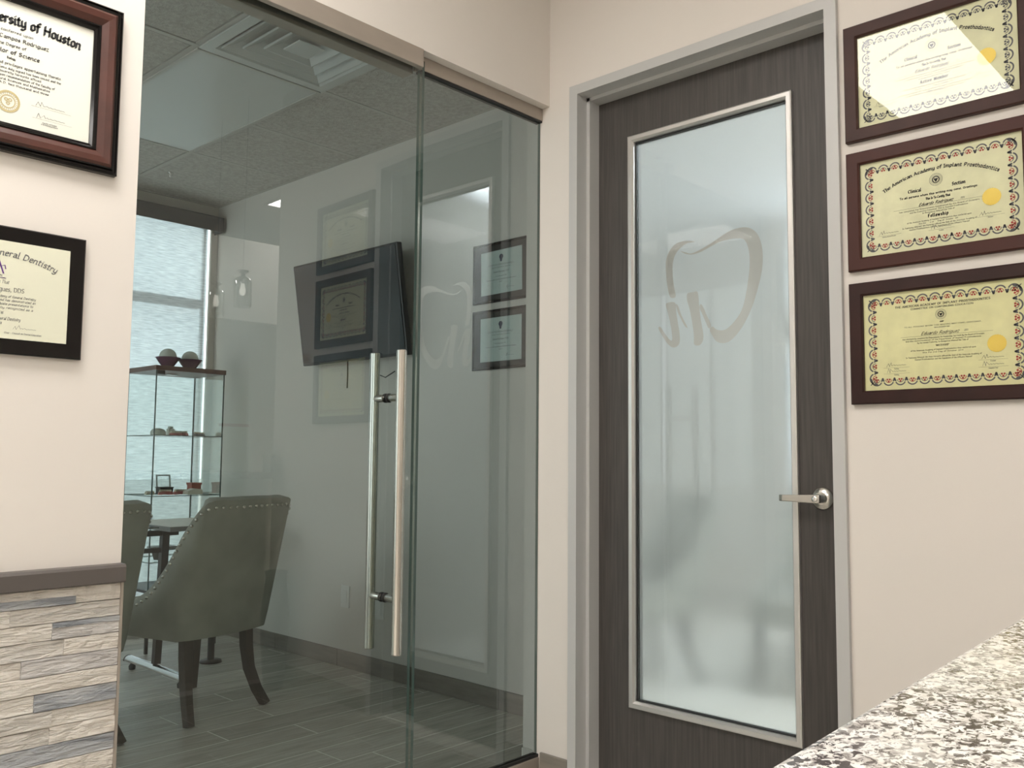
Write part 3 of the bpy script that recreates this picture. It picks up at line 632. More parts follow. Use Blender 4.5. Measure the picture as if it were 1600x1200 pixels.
# frost film with the clear tooth line cut out of it
S_ = 1 / 5.218
TOOTH = {'crown': [(420, 345), (500, 308), (600, 248), (700, 178), (780, 143), (860, 130), (920, 150), (960, 190), (988, 260), (1000, 340), (1000, 430), (985, 530), (958, 640), (925, 750), (880, 860), (830, 950), (780, 1015), (735, 1057), (680, 1077), (625, 1062), (590, 1015), (568, 965), (590, 940), (620, 962), (660, 972), (700, 962), (745, 925), (790, 872), (825, 815), (850, 740), (868, 650), (882, 560), (893, 450), (893, 370), (882, 300), (860, 245), (820, 222), (740, 226), (650, 250), (570, 292), (500, 330), (430, 352), (372, 348), (330, 325), (380, 338)],
 'left': [(245, 700), (222, 600), (212, 500), (212, 410), (232, 340), (275, 280), (330, 250), (400, 242), (450, 250), (385, 262), (330, 300), (290, 350), (270, 410), (265, 480), (270, 560), (282, 640), (290, 698)],
 'root': [(385, 672), (430, 660), (470, 660), (482, 760), (495, 880), (516, 1000), (514, 1050), (495, 1085), (465, 1096), (440, 1080), (440, 1020), (428, 920), (405, 800), (385, 730)],
 'strand': [(492, 758), (512, 775), (545, 850), (580, 928), (560, 955), (536, 905), (508, 840), (486, 790)],
 'hook': [(215, 752), (285, 745), (296, 830), (312, 930), (324, 1010), (320, 1080), (280, 1112), (235, 1092), (190, 1030), (150, 955), (168, 945), (205, 1000), (240, 1045), (262, 1050), (258, 980), (240, 880), (220, 800)],
 'tail': [(292, 758), (312, 775), (338, 850), (388, 948), (362, 932), (330, 870), (304, 815)]}
# image of the logo on the glass plane: affine map measured on the pane
def w_of(px, py):   # zoom units -> pane (y, z)
    ix, iy = 1000 + px * S_, 330 + py * S_
    d = f * 1396.636 + r * (ix - 800) - u * (iy - 600); t_ = 2.5645 / d.x
    return d.y * t_, H + d.z * t_
cu = bpy.data.curves.new('frost', 'CURVE'); cu.dimensions = '2D'; cu.fill_mode = 'BOTH'
def spl(pts, smooth=False):
    if smooth:
        n = len(pts); o = []
        for i in range(n):
            p0, p1, p2, p3 = [Vector(pts[(i + k) % n]) for k in (-1, 0, 1, 2)]
            sharp = (p1 - p0).length > 1e9
            for q in range(3):
                t_ = q / 3; o.append(tuple(.5 * ((2 * p1) + (p2 - p0) * t_ + (2 * p0 - 5 * p1 + 4 * p2 - p3) * t_ * t_ + (3 * p1 - p0 - 3 * p2 + p3) * t_ ** 3)))
        pts = o
    s_ = cu.splines.new('POLY'); s_.points.add(len(pts) - 1); s_.use_cyclic_u = True
    for p, q in zip(s_.points, pts): p.co = (q[0], q[1], 0, 1)
spl([(GY0, GZ0), (GY1, GZ0), (GY1, GZ1), (GY0, GZ1)])
for k, pts in TOOTH.items(): spl([w_of(*p) for p in pts], True)
tmp = bpy.data.objects.new('tmp', cu); COL.objects.link(tmp); dg = bpy.context.evaluated_depsgraph_get(); dg.update()
me = bpy.data.meshes.new_from_object(tmp.evaluated_get(dg)); bpy.data.objects.remove(tmp)
fv = [(2.5645, p.co.x, p.co.y) for p in me.vertices]; ff = [tuple(p.vertices) for p in me.polygons]
fm = MB(); fm.add(fv, ff)
fo = fm.build('frost_film', M_frost, df); fo['label'] = 'frosted film with a clear line drawing of a tooth'
for e_ in (0,):
    MB().box(2.5655, 2.566, GY0, GY1, GZ0, GZ1)
# lever handle
lv = MB(); LY, LZ = 1.128, 1.008
lv.lathe([(.0335, 0), (.0335, -.004), (.030, -.009), (.018, -.013)], (LX0 - .001, LY, LZ), 32, axis='x'); ro = lv.build('rose', M_steel, df, ang=.7)
MB().lathe([(.0125, -.010), (.0125, -.05)], (LX0, LY, LZ), 24, axis='x').build('lever_neck', M_gray, df, ang=.7)
lp = MB(); vs = []
prof = [(LY - .014, .0115, 0), (LY - .006, .0125, 0), (LY + .02, .012, .0), (LY + .06, .0105, .0), (LY + .10, .0098, .0), (LY + .112, .0095, .004)]
for (yy, hh, dx) in prof:
    vs += [(LX0 - .048 + dx, yy, LZ - hh), (LX0 - .060 + dx, yy, LZ - hh), (LX0 - .060 + dx, yy, LZ + hh), (LX0 - .048 + dx, yy, LZ + hh)]
fs = []
for i in range(len(prof) - 1):
    for k in range(4): fs.append((i * 4 + k, i * 4 + (k + 1) % 4, (i + 1) * 4 + (k + 1) % 4, (i + 1) * 4 + k))
fs += [(3, 2, 1, 0), tuple(len(prof) * 4 - 4 + k for k in range(4))]
lp.add(vs, fs); lev = lp.build('lever', M_steel, df, bevel=.0025, seg=3)
MB().lathe([(.0085, -.059), (.0085, -.0625), (.006, -.064), (.0005, -.064)], (LX0, LY, LZ), 20, axis='x').build('lock_button', M_chrome, lev, ang=.7)

# ---- conference window and its shade (window_2)
wn = struct(empty('window_2', (0, 0, 0)))
def bar(x0, x1, y0, y1, z0, z1, nm='mullion'): MB().box(x0, x1, y0, y1, z0, z1).build(nm, M_alu, wn, bevel=.002)
bar(.35, .40, YW + .02, YW + .09, .10, 2.70); bar(2.866, 2.880, YW + .0, YW + .02, .10, 2.70); bar(1.585, 1.635, YW + .02, YW + .09, .10, 2.70)
bar(.35, 2.884, YW + .02, YW + .09, .10, .15, 'sill_bar'); bar(.35, 2.884, YW + .02, YW + .09, 2.65, 2.70, 'head_bar'); bar(.35, 2.884, YW + .02, YW + .09, 2.085, 2.14, 'transom')
for (a, b) in ((.40, 1.585), (1.635, 2.88)):
    for (c, d) in ((.15, 2.085), (2.14, 2.65)):
        pane(a, b, YW + .05, YW + .058, c, d, 'pane', wn, [M_acr, M_tintb, M_edge])

wn4 = struct(empty('added_fill_window', (-1.55, 3.9, .35)))  # unseen window, added so daylight brightens the conference room
for y in (-1.15, -.02, 1.17): MB().box(-.02, .02, y, y + .03 if y < 1 else y + .03, 0, 2.25).build('mullion', M_alu, wn4)
for z in (0, 2.22): MB().box(-.02, .02, -1.15, 1.2, z, z + .03).build('rail', M_alu, wn4)
# ================================================================== THINGS
# ---- roller shade with valance
t = empty('roller_shade', (1.62, 5.43, 2.59)); tag(t, 'pale woven roller shade under a charcoal valance at the conference room window', 'window shade')
sh = MB(); n = 26; x0, x1 = -1.2, 1.248
for i in range(n + 1): sh.v += [(x0, -.001 + .0015 * math.sin(i), .03 - 2.4 * i / n), (x1, -.001 + .0015 * math.sin(i), .03 - 2.4 * i / n)]
for i in range(n): sh.f.append([2 * i, 2 * i + 1, 2 * i + 3, 2 * i + 2]); sh.m.append(0); sh.sm.append(True)
sh.build('shade_fabric', M_shade, t)
MB().box(-1.25, 1.318, -.08, -.072, -.008, .085).box(1.31, 1.318, -.072, .035, -.008, .085).box(-1.25, 1.318, -.08, .035, .085, .09).build('valance', M_val, t, bevel=.002)
MB().lathe([(.028, -1.2), (.028, 1.25)], (0, -.02, .045), 16, axis='x').build('roller_tube', M_gray, t)
MB().box(-1.2, 1.248, -.012, .01, -2.395, -2.37).build('bottom_bar', M_alu, t, bevel=.003)

# ---- ceiling light panels
def lit(name, cx, cy, wx, wy, z, label, m=None, cat='ceiling light', group=None):
    t = empty(name, (cx, cy, z)); tag(t, label, cat, group)
    MB().frame(wx, wy, [(0, 0), (0, .012), (.02, .012), (.02, .002)]).build('light_frame', M_grid, t, rot=(PI / 2, 0, 0))
    MB().box(-wx / 2 + .02, wx / 2 - .02, -wy / 2 + .02, wy / 2 - .02, -.006, -.001).build('diffuser', m or M_panel, t)
    return t
lit('ceiling_light', .33, 1.46, 1.24, .62, ZC, 'lit rectangular ceiling light mirrored in the topmost right certificate')
lit('ceiling_light', 3.69, -1.24, .62, 1.24, ZC, 'lit rectangular ceiling light over the reception, mirrored in the glass door')
lit('ceiling_light', -1.7, .2, .62, 1.24, ZC, 'added unseen fill light panel behind and left of the viewer')  # added out of view to light the main room
lit('ceiling_light', .3, -1.3, 1.24, .62, ZC, 'added unseen fill light panel behind the viewer')  # another out-of-view panel added for more room light
lit('ceiling_light', 3.7, .9, .62, 1.24, 2.80, 'added unseen fill light panel in the room behind the frosted door', M_fillb)  # added out of sight to brighten the room behind the frosted glass

# ---- framed certificates
def border(mb, W_, H_, n1, n2, out, ink, red):
    """repeating scallops with a small red trefoil around a sheet W_ x H_"""
    for side in range(4):
        L_, n = (W_, n1) if side % 2 == 0 else (H_, n2); D_ = H_ if side % 2 == 0 else W_
        st = L_ / n
        for i in range(n):
            c = -L_ / 2 + (i + .5) * st; k = MB()
            ring(k, c, D_ / 2 - .34 * st, .36 * st, .47 * st, out, ink, .12 * PI, .88 * PI, 8)
            ring(k, c, D_ / 2 - .42 * st, .24 * st, .29 * st, out, red if i % 2 == 0 else ink, .0, PI, 7)
            for a, b in ((-.1, -.42), (.1, -.42), (0, -.26)): disc(k, c + a * st, D_ / 2 + b * st, .085 * st, out, red, 7)
            stroke(k, [(c - .5 * st, D_ / 2 - .52 * st), (c - .42 * st, D_ / 2 - .3 * st)], .14 * st, .08 * st, .5, out, ink)
            stroke(k, [(c + .5 * st, D_ / 2 - .52 * st), (c + .42 * st, D_ / 2 - .3 * st)], .14 * st, .08 * st, 2.6, out, ink)
            a = side * PI / 2; ca, sa = math.cos(a), math.sin(a)
            mb.add([(x * ca - z * sa, y, x * sa + z * ca) for x, y, z in k.v], k.f); mb.m[-len(k.f):] = k.m
    for sx in (-1, 1):
        for sz in (-1, 1):
            cx, cz = sx * (W_ / 2 - .004), sz * (H_ / 2 - .004)
            for a in range(4): stroke(mb, [(cx, cz), (cx + .006 * math.cos(a * PI / 2 + .78), cz + .006 * math.sin(a * PI / 2 + .78))], .003, .0015, .4, out, ink)
def cert_base(name, loc, rz, W_, H_, fw, m_frame, m_paper, pw, ph, label, cat='framed certificate', prof=None, mount=None, proud=.018, mp=None, glass=True):
    t = empty(name, loc, rz); tag(t, label, cat)
    prof = prof or [(0, 0), (0, proud - .003), (.003, proud), (fw - .004, proud), (fw, proud - .004), (fw, .006)]
    MB().frame(W_, H_, prof).build('frame', m_frame, t)
    MB().box(-W_ / 2 + .002, W_ / 2 - .002, -.004, 0, -H_ / 2 + .002, H_ / 2 - .002).build('backing', mount or M_black, t)
    if mount and (pw < W_ - 2 * fw - .004):
        mt = MB(); mt.frame(W_ - 2 * fw + .004, H_ - 2 * fw + .004, [(0, .0062), ((W_ - 2 * fw - pw) / 2 + .002, .0062), ((W_ - 2 * fw - pw) / 2 + .003, .0045)]) if abs((W_ - pw) - (H_ - ph)) < .002 else mt.box(-W_ / 2 + fw, W_ / 2 - fw, -.0050, -.004, -H_ / 2 + fw, H_ / 2 - fw)
        mt.build('mat_board', mount, t)
    if mp: p = mp
    else: p = (0, 0)
    MB().box(p[0] - pw / 2, p[0] + pw / 2, -.0056, -.0042, p[1] - ph / 2, p[1] + ph / 2).build('paper', m_paper, t)
    if glass:
        g_ = MB(); g_.add([(-W_ / 2 + fw - .001, -.0085, -H_ / 2 + fw - .001), (W_ / 2 - fw + .001, -.0085, -H_ / 2 + fw - .001), (W_ / 2 - fw + .001, -.0085, H_ / 2 - fw + .001), (-W_ / 2 + fw - .001, -.0085, H_ / 2 - fw + .001)], [(0, 1, 2, 3)])
        g_.build('glass', M_cov, t)
    return t
OUT = .0062
def emblem(t, cx, cz, R_, ink, mid):
    mb = MB()
    ring(mb, cx, cz, R_ * .96, R_, OUT, mid); ring(mb, cx, cz, R_ * .66, R_ * .68, OUT, mid)
    ring(mb, cx, cz, R_ * .42, R_ * .58, OUT, ink)
    mb.add([(cx + a * R_, -OUT, cz + b * R_) for a, b in ((-.34, .14), (-.12, .24), (0, .12), (.12, .24), (.34, .14), (.22, -.08), (.08, -.34), (-.08, -.34), (-.22, -.08))], [tuple(range(9))], ink)
    for i in range(22):
        a = 2 * PI * i / 22; stroke(mb, [(cx + R_ * .77 * math.cos(a), cz + R_ * .77 * math.sin(a)), (cx + R_ * .87 * math.cos(a), cz + R_ * .87 * math.sin(a))], R_ * .06, R_ * .04, a, OUT, mid)
    mb.build('emblem', [M_ink, M_inkg], t)
def gold_seal(t, cx, cz, R_):
    s_ = MB(); n = 48; v = [(cx, -OUT - .0012, cz)]
    for i in range(n):
        rr = R_ * (1 if i % 2 else .955); v.append((cx + rr * math.cos(2 * PI * i / n), -OUT - .0006, cz + rr * math.sin(2 * PI * i / n)))
    s_.add(v, [(0, i + 1, (i + 1) % n + 1) for i in range(n)])
    for q in (.3, .52, .74): ring(s_, cx, cz, R_ * q, R_ * (q + .05), OUT + .0012, 0)
    s_.build('gold_seal', M_gold, t)
def academy(loc, kind, m_frame, m_paper, label, dull=False):
    t = cert_base('framed_certificate', loc, -PI / 2, .477, .335, .036, m_frame, m_paper, .405, .264, label)
    b = MB(); border(b, .372, .232, 12, 7, OUT, 0, 1); b.build('printed_border', [M_inkg if not dull else M_inkg, M_red if not dull else M_inkg], t)
    k = MB(); I, Gy = 0, 1
    if kind != 'M':
        write(k, 'The American Academy of Implant Prosthodontics', .004, .078, .0058, OUT, I, width=.30, nib=.38, thin=.12, arc=.28)
        emblem(t, -.004, .050, .0165, I, Gy)
        write(k, 'Clinical', -.058, .026, .0056, OUT, I, nib=.38, thin=.12, sp=.12); write(k, 'Section', .052, .026, .0056, OUT, I, nib=.38, thin=.12, sp=.12)
        write(k, 'To all persons whom this writing may come, Greetings:', 0, .012, .0034, OUT, I, width=.195, nib=.38, thin=.12)
        write(k, 'This Is To Certify That', 0, .000, .0038, OUT, I, nib=.38, thin=.12)
        write(k, 'Eduardo Rodriguez', -.006, -.014, .0048, OUT, I, width=.086, nib=.3, thin=.12, slant=.35); write(k, 'DDS', .06, -.013, .003, OUT, Gy, nib=.2, slant=.3)
        rule(k, -.115, .125, -.0165, .0004, OUT, I)
        write(k, 'has completed the Requirements Established by the Board of Directors', 0, -.024, .0022, OUT, I, width=.20)
        write(k, 'and the Examining Committee. This is Awarded Prosthodontics', 0, -.030, .0022, OUT, I, width=.145)
        write(k, 'In Recognition Whereof the Title of', 0, -.036, .0022, OUT, I, width=.08)
        write(k, 'Fellowship' if kind == 'F' else 'Active Member', 0, -.048, .0055, OUT, I, nib=.38, thin=.12, sp=.22)
        write(k, 'of the American Academy of Implant Prosthodontics thus conferred upon', 0, -.057, .0022, OUT, I, width=.16)
        write(k, 'this the     23rd     Day of  October  2013', 0, -.063, .0022, OUT, I, width=.10)
        write(k, 'In Testimony Whereof, We Hereunto affixed the Seal of the American Academy of', 0, -.070, .0022, OUT, I, width=.185)
        write(k, 'Implant Prosthodontics and the Signatures of the Officers Thereof', 0, -.076, .0022, OUT, I, width=.15)
        gold_seal(t, .128, -.022, .0225)
        for cx, cz, sd, m_ in ((-.128, -.079, 1, I), (.124, -.070, 1, I), (.006, -.084, 5, Gy)):
            scribble(k, cx, cz + .006, .05, .009, OUT, m_, sd); rule(k, cx - .032, cx + .032, cz, .0003, OUT, I); write(k, 'Chairman, Board of Directors' if cx < 0 else 'President', cx, cz - .0045, .0018, OUT, Gy)
    else:
        write(k, 'THE AMERICAN ACADEMY OF IMPLANT PROSTHODONTICS', 0, .087, .0036, OUT, I, width=.235, nib=.3, thin=.14, ang=.1, sp=.05)
        write(k, 'COMMITTEE ON CONTINUING EDUCATION', 0, .079, .0029, OUT, I, width=.155, nib=.3, thin=.14, ang=.1)
        emblem(t, -.002, .061, .0135, I, Gy)
        write(k, 'AAIP', 0, .040, .0026, OUT, I, nib=.3, thin=.14, ang=.1)
        write(k, 'TO ALL PERSONS WHOM THIS WRITING MAY COME; GREETINGS:', 0, .032, .0021, OUT, I, width=.19, ang=.1)
        write(k, 'THIS IS TO CERTIFY THAT', 0, .026, .0020, OUT, Gy, ang=.1)
        write(k, 'Eduardo Rodriguez', -.006, .010, .0052, OUT, I, width=.094, nib=.22, slant=.35); write(k, 'DDS', .058, .012, .003, OUT, Gy, nib=.2, slant=.3)
        rule(k, -.105, .120, .007, .0004, OUT, I)
        write(k, 'has satisfactorily completed the Requirements for Mastership Set Forth by the Board of Directors', 0, .000, .0022, OUT, I, width=.20)
        write(k, 'and the recommendation of the Department of Implant Prosthodontics', 0, -.006, .0022, OUT, I, width=.185)
        write(k, 'by the Senate Fraternity. In Recognition Whereof the Title of', 0, -.012, .0022, OUT, I, width=.125)
        write(k, "'MASTERSHIP'", 0, -.022, .0032, OUT, I, nib=.22, ang=.1)
        write(k, 'of the American Academy of Implant Prosthodontics thus conferred upon', 0, -.032, .0022, OUT, I, width=.16)
        write(k, 'this the 2nd Day of October 2014', 0, -.038, .0022, OUT, I, width=.10)
        write(k, 'In Testimony Whereof, We Have Hereunto affixed the Seal of the American Academy of', 0, -.050, .0022, OUT, I, width=.185)
        write(k, 'Implant Prosthodontics and the Signatures of the Officers Thereof', 0, -.056, .0022, OUT, I, width=.14)
        gold_seal(t, .128, -.026, .0225)
        for cx, cz, sd, m_, ti in ((-.118, -.072, 1, I, 'Chairman'), (.118, -.066, 1, I, 'President'), (-.118, -.088, 5, Gy, 'Secretary'), (.118, -.084, 5, Gy, 'Committee Chair')):
            scribble(k, cx, cz + .006, .05, .009, OUT, m_, sd); rule(k, cx - .034, cx + .034, cz, .0003, OUT, I); write(k, ti, cx, cz - .0045, .0019, OUT, Gy)
    k.build('lettering', [M_ink, M_inkg], t)
    return t
academy((XR - .0005, .7535, 2.177), 'A', M_plum, M_parch2, 'brown framed certificate, topmost of three on the right wall, crossed by a light reflection', True)
academy((XR - .0005, .7535, 1.810), 'F', M_maho, M_parch2, 'mahogany framed Fellowship certificate, middle of three on the right wall')
academy((XR - .0005, .7535, 1.4405), 'M', M_dkmaho, M_parch, 'dark mahogany framed yellow Mastership certificate, lowest of three on the right wall')

# diploma with the thick stepped moulding (upper left)
W_, H_ = 2 * (.868 - .633), .40
t = empty('framed_diploma', (.633, YH - .0005, 1.972)); t.rotation_euler = (0, .0 , 0); tag(t, 'university diploma in a thick reddish wood frame with black edges, upper left', 'framed diploma')
MB().frame(W_, H_, [(0, 0), (0, .016), (.003, .019), (.006, .015), (.010, .015), (.013, .020), (.016, .021)]).build('outer_moulding', M_blk, t)
MB().frame(W_ - .032, H_ - .032, [(0, .021), (.006, .026), (.020, .024), (.034, .016)]).build('frame', M_reddish, t)
MB().frame(W_ - .100, H_ - .100, [(0, .016), (.001, .018), (.004, .018), (.008, .012), (.014, .010), (.014, .004)]).build('inner_moulding', M_blk, t)
MB().box(-W_ / 2 + .003, W_ / 2 - .003, -.003, 0, -H_ / 2 + .003, H_ / 2 - .003).build('backing', M_black, t)
PW, PH = W_ - .128, H_ - .128
MB().box(-PW / 2, PW / 2, -.0055, -.003, -PH / 2, PH / 2).build('paper', M_white, t)
k = MB()
write(k, 'The University of Houston', .013, .088, .0135, OUT, 0, width=.262, nib=.42, thin=.1, arc=.9)
write(k, 'has conferred upon', 0, .068, .0036, OUT, 0, width=.085, nib=.3)
write(k, 'Eduardo Campos Rodriguez', 0, .052, .0052, OUT, 0, width=.152, nib=.34)
write(k, 'the Degree of', 0, .037, .0040, OUT, 0, width=.058, nib=.32)
write(k, 'Bachelor of Science', 0, .020, .0056, OUT, 0, width=.116, nib=.36)
write(k, 'Biology', 0, .008, .0034, OUT, 0, nib=.3)
write(k, 'and all the rights and privileges appertaining thereto.', .004, -.006, .0038, OUT, 0, width=.205, nib=.3)
for i, (tx, wd) in enumerate((('In witness whereof this diploma duly signed has been issued and the', .21), ('seal of the University hereunto affixed.', .13), ('Issued by the Regents upon recommendation of the faculty of', .185), ('the College of Natural Sciences and Mathematics', .165), ('this day of May, A.D. two thousand and three.', .165))):
    write(k, tx, 0, -.016 - i * .0085, .0031, OUT, 0, width=wd, nib=.3)
for cx, cz, sd in ((.085, -.082, 3), (.088, -.108, 8)):
    scribble(k, cx, cz + .005, .06, .009, OUT, 0, sd); rule(k, cx - .04, cx + .045, cz, .0003, OUT, 0)
write(k, 'Chancellor and President', .085, -.116, .0018, OUT, 0); write(k, 'of the University of Houston', .085, -.120, .0018, OUT, 0)
k.build('lettering', M_ink, t)
k = MB(); ring(k, -.002, -.087, .020, .0245, OUT, 0); ring(k, -.002, -.087, .013, .015, OUT, 0)
for i in range(26):
    a = 2 * PI * i / 26; stroke(k, [(-.002 + .0155 * math.cos(a), -.087 + .0155 * math.sin(a)), (-.002 + .0195 * math.cos(a), -.087 + .0195 * math.sin(a))], .0014, .0008, a, OUT, 0)
for a, b in ((-.004, .004), (.004, .004), (0, -.004)): ring(k, -.002 + a, -.087 + b, .002, .0042, OUT, 0, n=10)
k.build('seal_print', M_tan, t)

# black plaque (lower left)
W_, H_ = 2 * (.808 - .628), .277
t = empty('framed_certificate', (.628, YH - .0005, 1.4705)); tag(t, 'fellow certificate of general dentistry in a glossy black frame on the left wall', 'framed certificate')
MB().frame(W_, H_, [(0, 0), (0, .011), (.003, .014), (.040, .014), (.041, .006)]).build('frame', M_blk, t)
MB().box(-W_ / 2 + .003, W_ / 2 - .003, -.003, 0, -H_ / 2 + .003, H_ / 2 - .003).build('backing', M_black, t)
PW, PH = W_ - .07, H_ - .066
MB().box(-PW / 2, PW / 2, -.0155, -.0135, -PH / 2, PH / 2).build('paper', M_ivory, t)
k = MB(); O2 = .0160; OLD = OUT
write(k, 'Academy of General Dentistry', 0, .073, .0086, O2, 0, width=.240, nib=.24, thin=.09, ang=.6, slant=.12, arc=.30)
for a in ((-.010, .034, 0, .062), (0, .062, .010, .034)): stroke(k, [(a[0], a[1]), (a[2], a[3])], .003, .0015, .3, O2, 1)
stroke(k, [(-.005, .046), (.012, .052), (.014, .044)], .002, .001, .3, O2, 1)
write(k, 'Academy', 0, .0285, .0026, O2, 0); write(k, 'of General Dentistry', 0, .023, .0022, O2, 1)
write(k, 'Certifies That', 0, .0125, .0046, O2, 0, nib=.2, slant=.2)
write(k, 'Eduardo Rodrigues, DDS', -.006, -.004, .0062, O2, 0, width=.12, nib=.18, ang=.3)
for i, (tx, wd) in enumerate((('is Fellow according to the Academy of General Dentistry', .155), ('by the House of Delegates and has demonstrated an', .155), ('to learn through postgraduate presentations to', .145), ('continuing and is thereby recognized as a', .145))):
    write(k, tx, 0, -.017 - i * .0082, .0032, O2, 0, width=wd, slant=.2)
write(k, 'FELLOW', 0, -.054, .0044, O2, 0, nib=.16, ang=.2, sp=.15)
write(k, 'of the Academy of General Dentistry', -.004, -.066, .0042, O2, 0, width=.105, nib=.2, slant=.25)
write(k, 'July 2014', 0, -.076, .0038, O2, 0, slant=.2)
scribble(k, .058, -.082, .045, .008, O2, 0, 4); write(k, 'Chair - Council on Dental Education', .055, -.0945, .0024, O2, 0, width=.075)
k.build('lettering', [M_inkg, M_purple], t)

# two small plaques beyond the glass
for zc_, hh, lab, sd in ((1.981, .285, 'upper of two dark framed bluish certificates seen through the fixed glass', 0), (1.6655, .281, 'lower of two dark framed bluish certificates seen through the fixed glass', 1)):
    t = cert_base('framed_certificate', (XT - .0005, 2.830, zc_), -PI / 2, .365, hh, .012, M_blk, M_bluep, .262, .205, lab, mount=M_mount, proud=.012, glass=True)
    if sd == 0:
        for ch in t.children:
            if ch.name.startswith('paper'): ch.rotation_euler = (0, -.015, 0)
    k = MB(); q = (-.262 / 2, .205 / 2)
    cx = .0
    lg_ = MB()
    for a in (0,):
        disc(lg_, cx, .070, .013, OUT, 1, 10); lg_.add([(cx - .009, -OUT, .066), (cx + .009, -OUT, .066), (cx + .004, -OUT, .046), (cx - .006, -OUT, .048)], [(0, 1, 2, 3)], 1)
    lg_.build('tooth_logo', [M_inkg, M_navy], t)
    write(k, 'ESTHETIC PROFESSIONALS', 0, .030, .0052, OUT, 0, width=.16, nib=.2, ang=.2)
    write(k, 'Santa Porcelain System', 0, .019, .0038, OUT, 0, width=.12, nib=.2)
    write(k, 'Edward Rodriguez, DDS', 0, -.003, .0048, OUT, 0, width=.10, nib=.22)
    write(k, 'has completed the', 0, -.022, .003, OUT, 1, width=.07)
    write(k, 'Course in Laser and Advanced Esthetic Restorations', 0, -.038, .0036, OUT, 0, width=.19)
    write(k, 'June 2005', 0, -.049, .003, OUT, 0)
    for a_ in ((-.085, -.080, .04, .006, OUT, 1, 3), (.06, -.078, .05, .012, OUT, 1, 6)):
        q_ = MB(); scribble(q_, *a_); q_.build('signature', [M_inkg, M_navy], t)
    k.build('lettering', [M_inkg, M_navy], t)

# ---- television on a tilting arm
t = empty('television', (2.955, 4.0, 1.92)); tag(t, 'black flat television tilted down on a wall arm behind the glass door', 'television')
tp, bt = Vector((2.80, 0, 2.186)), Vector((2.885, 0, 1.625))
ax_z = (tp - bt).normalized(); ax_n = Vector((ax_z.z * -1, 0, ax_z.x)).normalized()
if ax_n.x > 0: ax_n = -ax_n
cen = (tp + bt) / 2; hh = (tp - bt).length / 2; ya, yb_ = 3.405, 4.315
def tvp(y, s, n): p = cen + ax_z * s + ax_n * n; return (p.x - 2.955, y - 4.0, p.z - 1.92)
def tvbox(y0, y1, s0, s1, n0, n1):
    v = [tvp(y, s, n) for y in (y0, y1) for s in (s0, s1) for n in (n0, n1)]
    m_ = MB(); m_.add(v, [(0, 1, 3, 2), (4, 6, 7, 5), (0, 4, 5, 1), (2, 3, 7, 6), (0, 2, 6, 4), (1, 5, 7, 3)]); return m_
tvbox(ya, yb_, -hh, hh, -.035, .0).build('cabinet', M_bez, t, bevel=.006)
tvbox(ya + .012, yb_ - .012, -hh + .016, hh - .012, .0003, .0022).build('screen', M_screen, t)
tvbox(3.70, 4.05, -.16, .16, -.06, -.035).build('mount_plate', M_blkst, t)
MB().box(-.022, -.003, -.16, .1, -.12, .12).build('wall_plate', M_blkst, t)
MB().tube([(-.02, -.1, 0), (-.07, -.12, 0), tvp(3.87, 0, -.05)], .016, 8).build('arm', M_blkst, t)
MB().tube([(-.09, -.13, -.28), (-.088, -.13, -.37), (-.089, -.129, -.44)], .004, 6).build('pull_cord', M_blkst, t)
MB().tube([tvp(3.66, -hh + .02, -.03), (-.06, -.34, -.32), (-.06, -.36, -.38), (-.05, -.40, -.395), (-.004, -.42, -.36)], .003, 6).build('cable', M_blkst, t)

# ---- wall plates
for y_, z_, lab in ((3.966, .37, 'white wall outlet plate low on the conference room wall, left of the door pulls'), (3.675, .345, 'white wall outlet plate partly hidden behind the door pulls')):
    t = empty('outlet_plate', (XT - .0005, y_, z_), -PI / 2); tag(t, lab, 'outlet')
    MB().box(-.036, .036, -.006, 0, -.058, .058).build('plate', M_plate, t, bevel=.002)
    MB().box(-.017, .017, -.008, -.006, -.034, .034).build('socket', M_plate, t, bevel=.001)

# ---- glass display cabinet
CX0, CX1, CY0, CY1 = 2.352, 2.782, 4.995, 5.365
t = empty('display_cabinet', (2.567, 5.18, 0)); tag(t, 'tall glass display cabinet with a walnut top by the shaded window', 'cabinet')
def cbx(nm, m_, x0, x1, y0, y1, z0, z1, bevel=0, parent=None): return MB().box(x0 - 2.567, x1 - 2.567, y0 - 5.18, y1 - 5.18, z0, z1).build(nm, m_, parent or t, bevel)
cbx('cabinet_top', M_cabtop, CX0 - .006, CX1 + .006, CY0 - .006, CY1 + .006, 1.607, 1.635, .002)
cbx('cabinet_base', M_blkst, CX0 - .004, CX1 + .004, CY0 - .004, CY1 + .004, .335, .352, .002)
for x in (CX0, CX1 - .016):
    for y in (CY0, CY1 - .016): cbx('leg', M_blkst, x, x + .016, y, y + .016, 0, .335)
for (x0, x1, y0, y1, fr) in ((CX0, CX0 + .004, CY0 + .006, CY1 - .006, '-x'), (CX1 - .004, CX1, CY0 + .006, CY1 - .006, '+x'), (CX0 + .006, CX1 - .006, CY0, CY0 + .004, '-y'), (CX0 + .006, CX1 - .006, CY1 - .004, CY1, '+y')):
    o = pane(x0 - 2.567, x1 - 2.567, y0 - 5.18, y1 - 5.18, .353, 1.606, 'glass_side' if fr != '-y' else 'glass_door', t, [M_clear, M_tintb, M_gedge], fr)
for x in (CX0, CX1 - .006):
    for y in (CY0, CY1 - .006): cbx('corner_post', M_gedge, x, x + .006, y, y + .006, .353, 1.606)
for z in (1.228, .878, .502):
    pane(CX0 + .006 - 2.567, CX1 - .006 - 2.567, CY0 + .006 - 5.18, CY1 - .006 - 5.18, z, z + .005, 'glass_shelf', t, [M_clear, M_tintb, M_gedge], 'z')
cbx('lock', M_blkst, CX0 + .012, CX0 + .055, CY0 + .005, CY0 + .02, 1.585, 1.606)
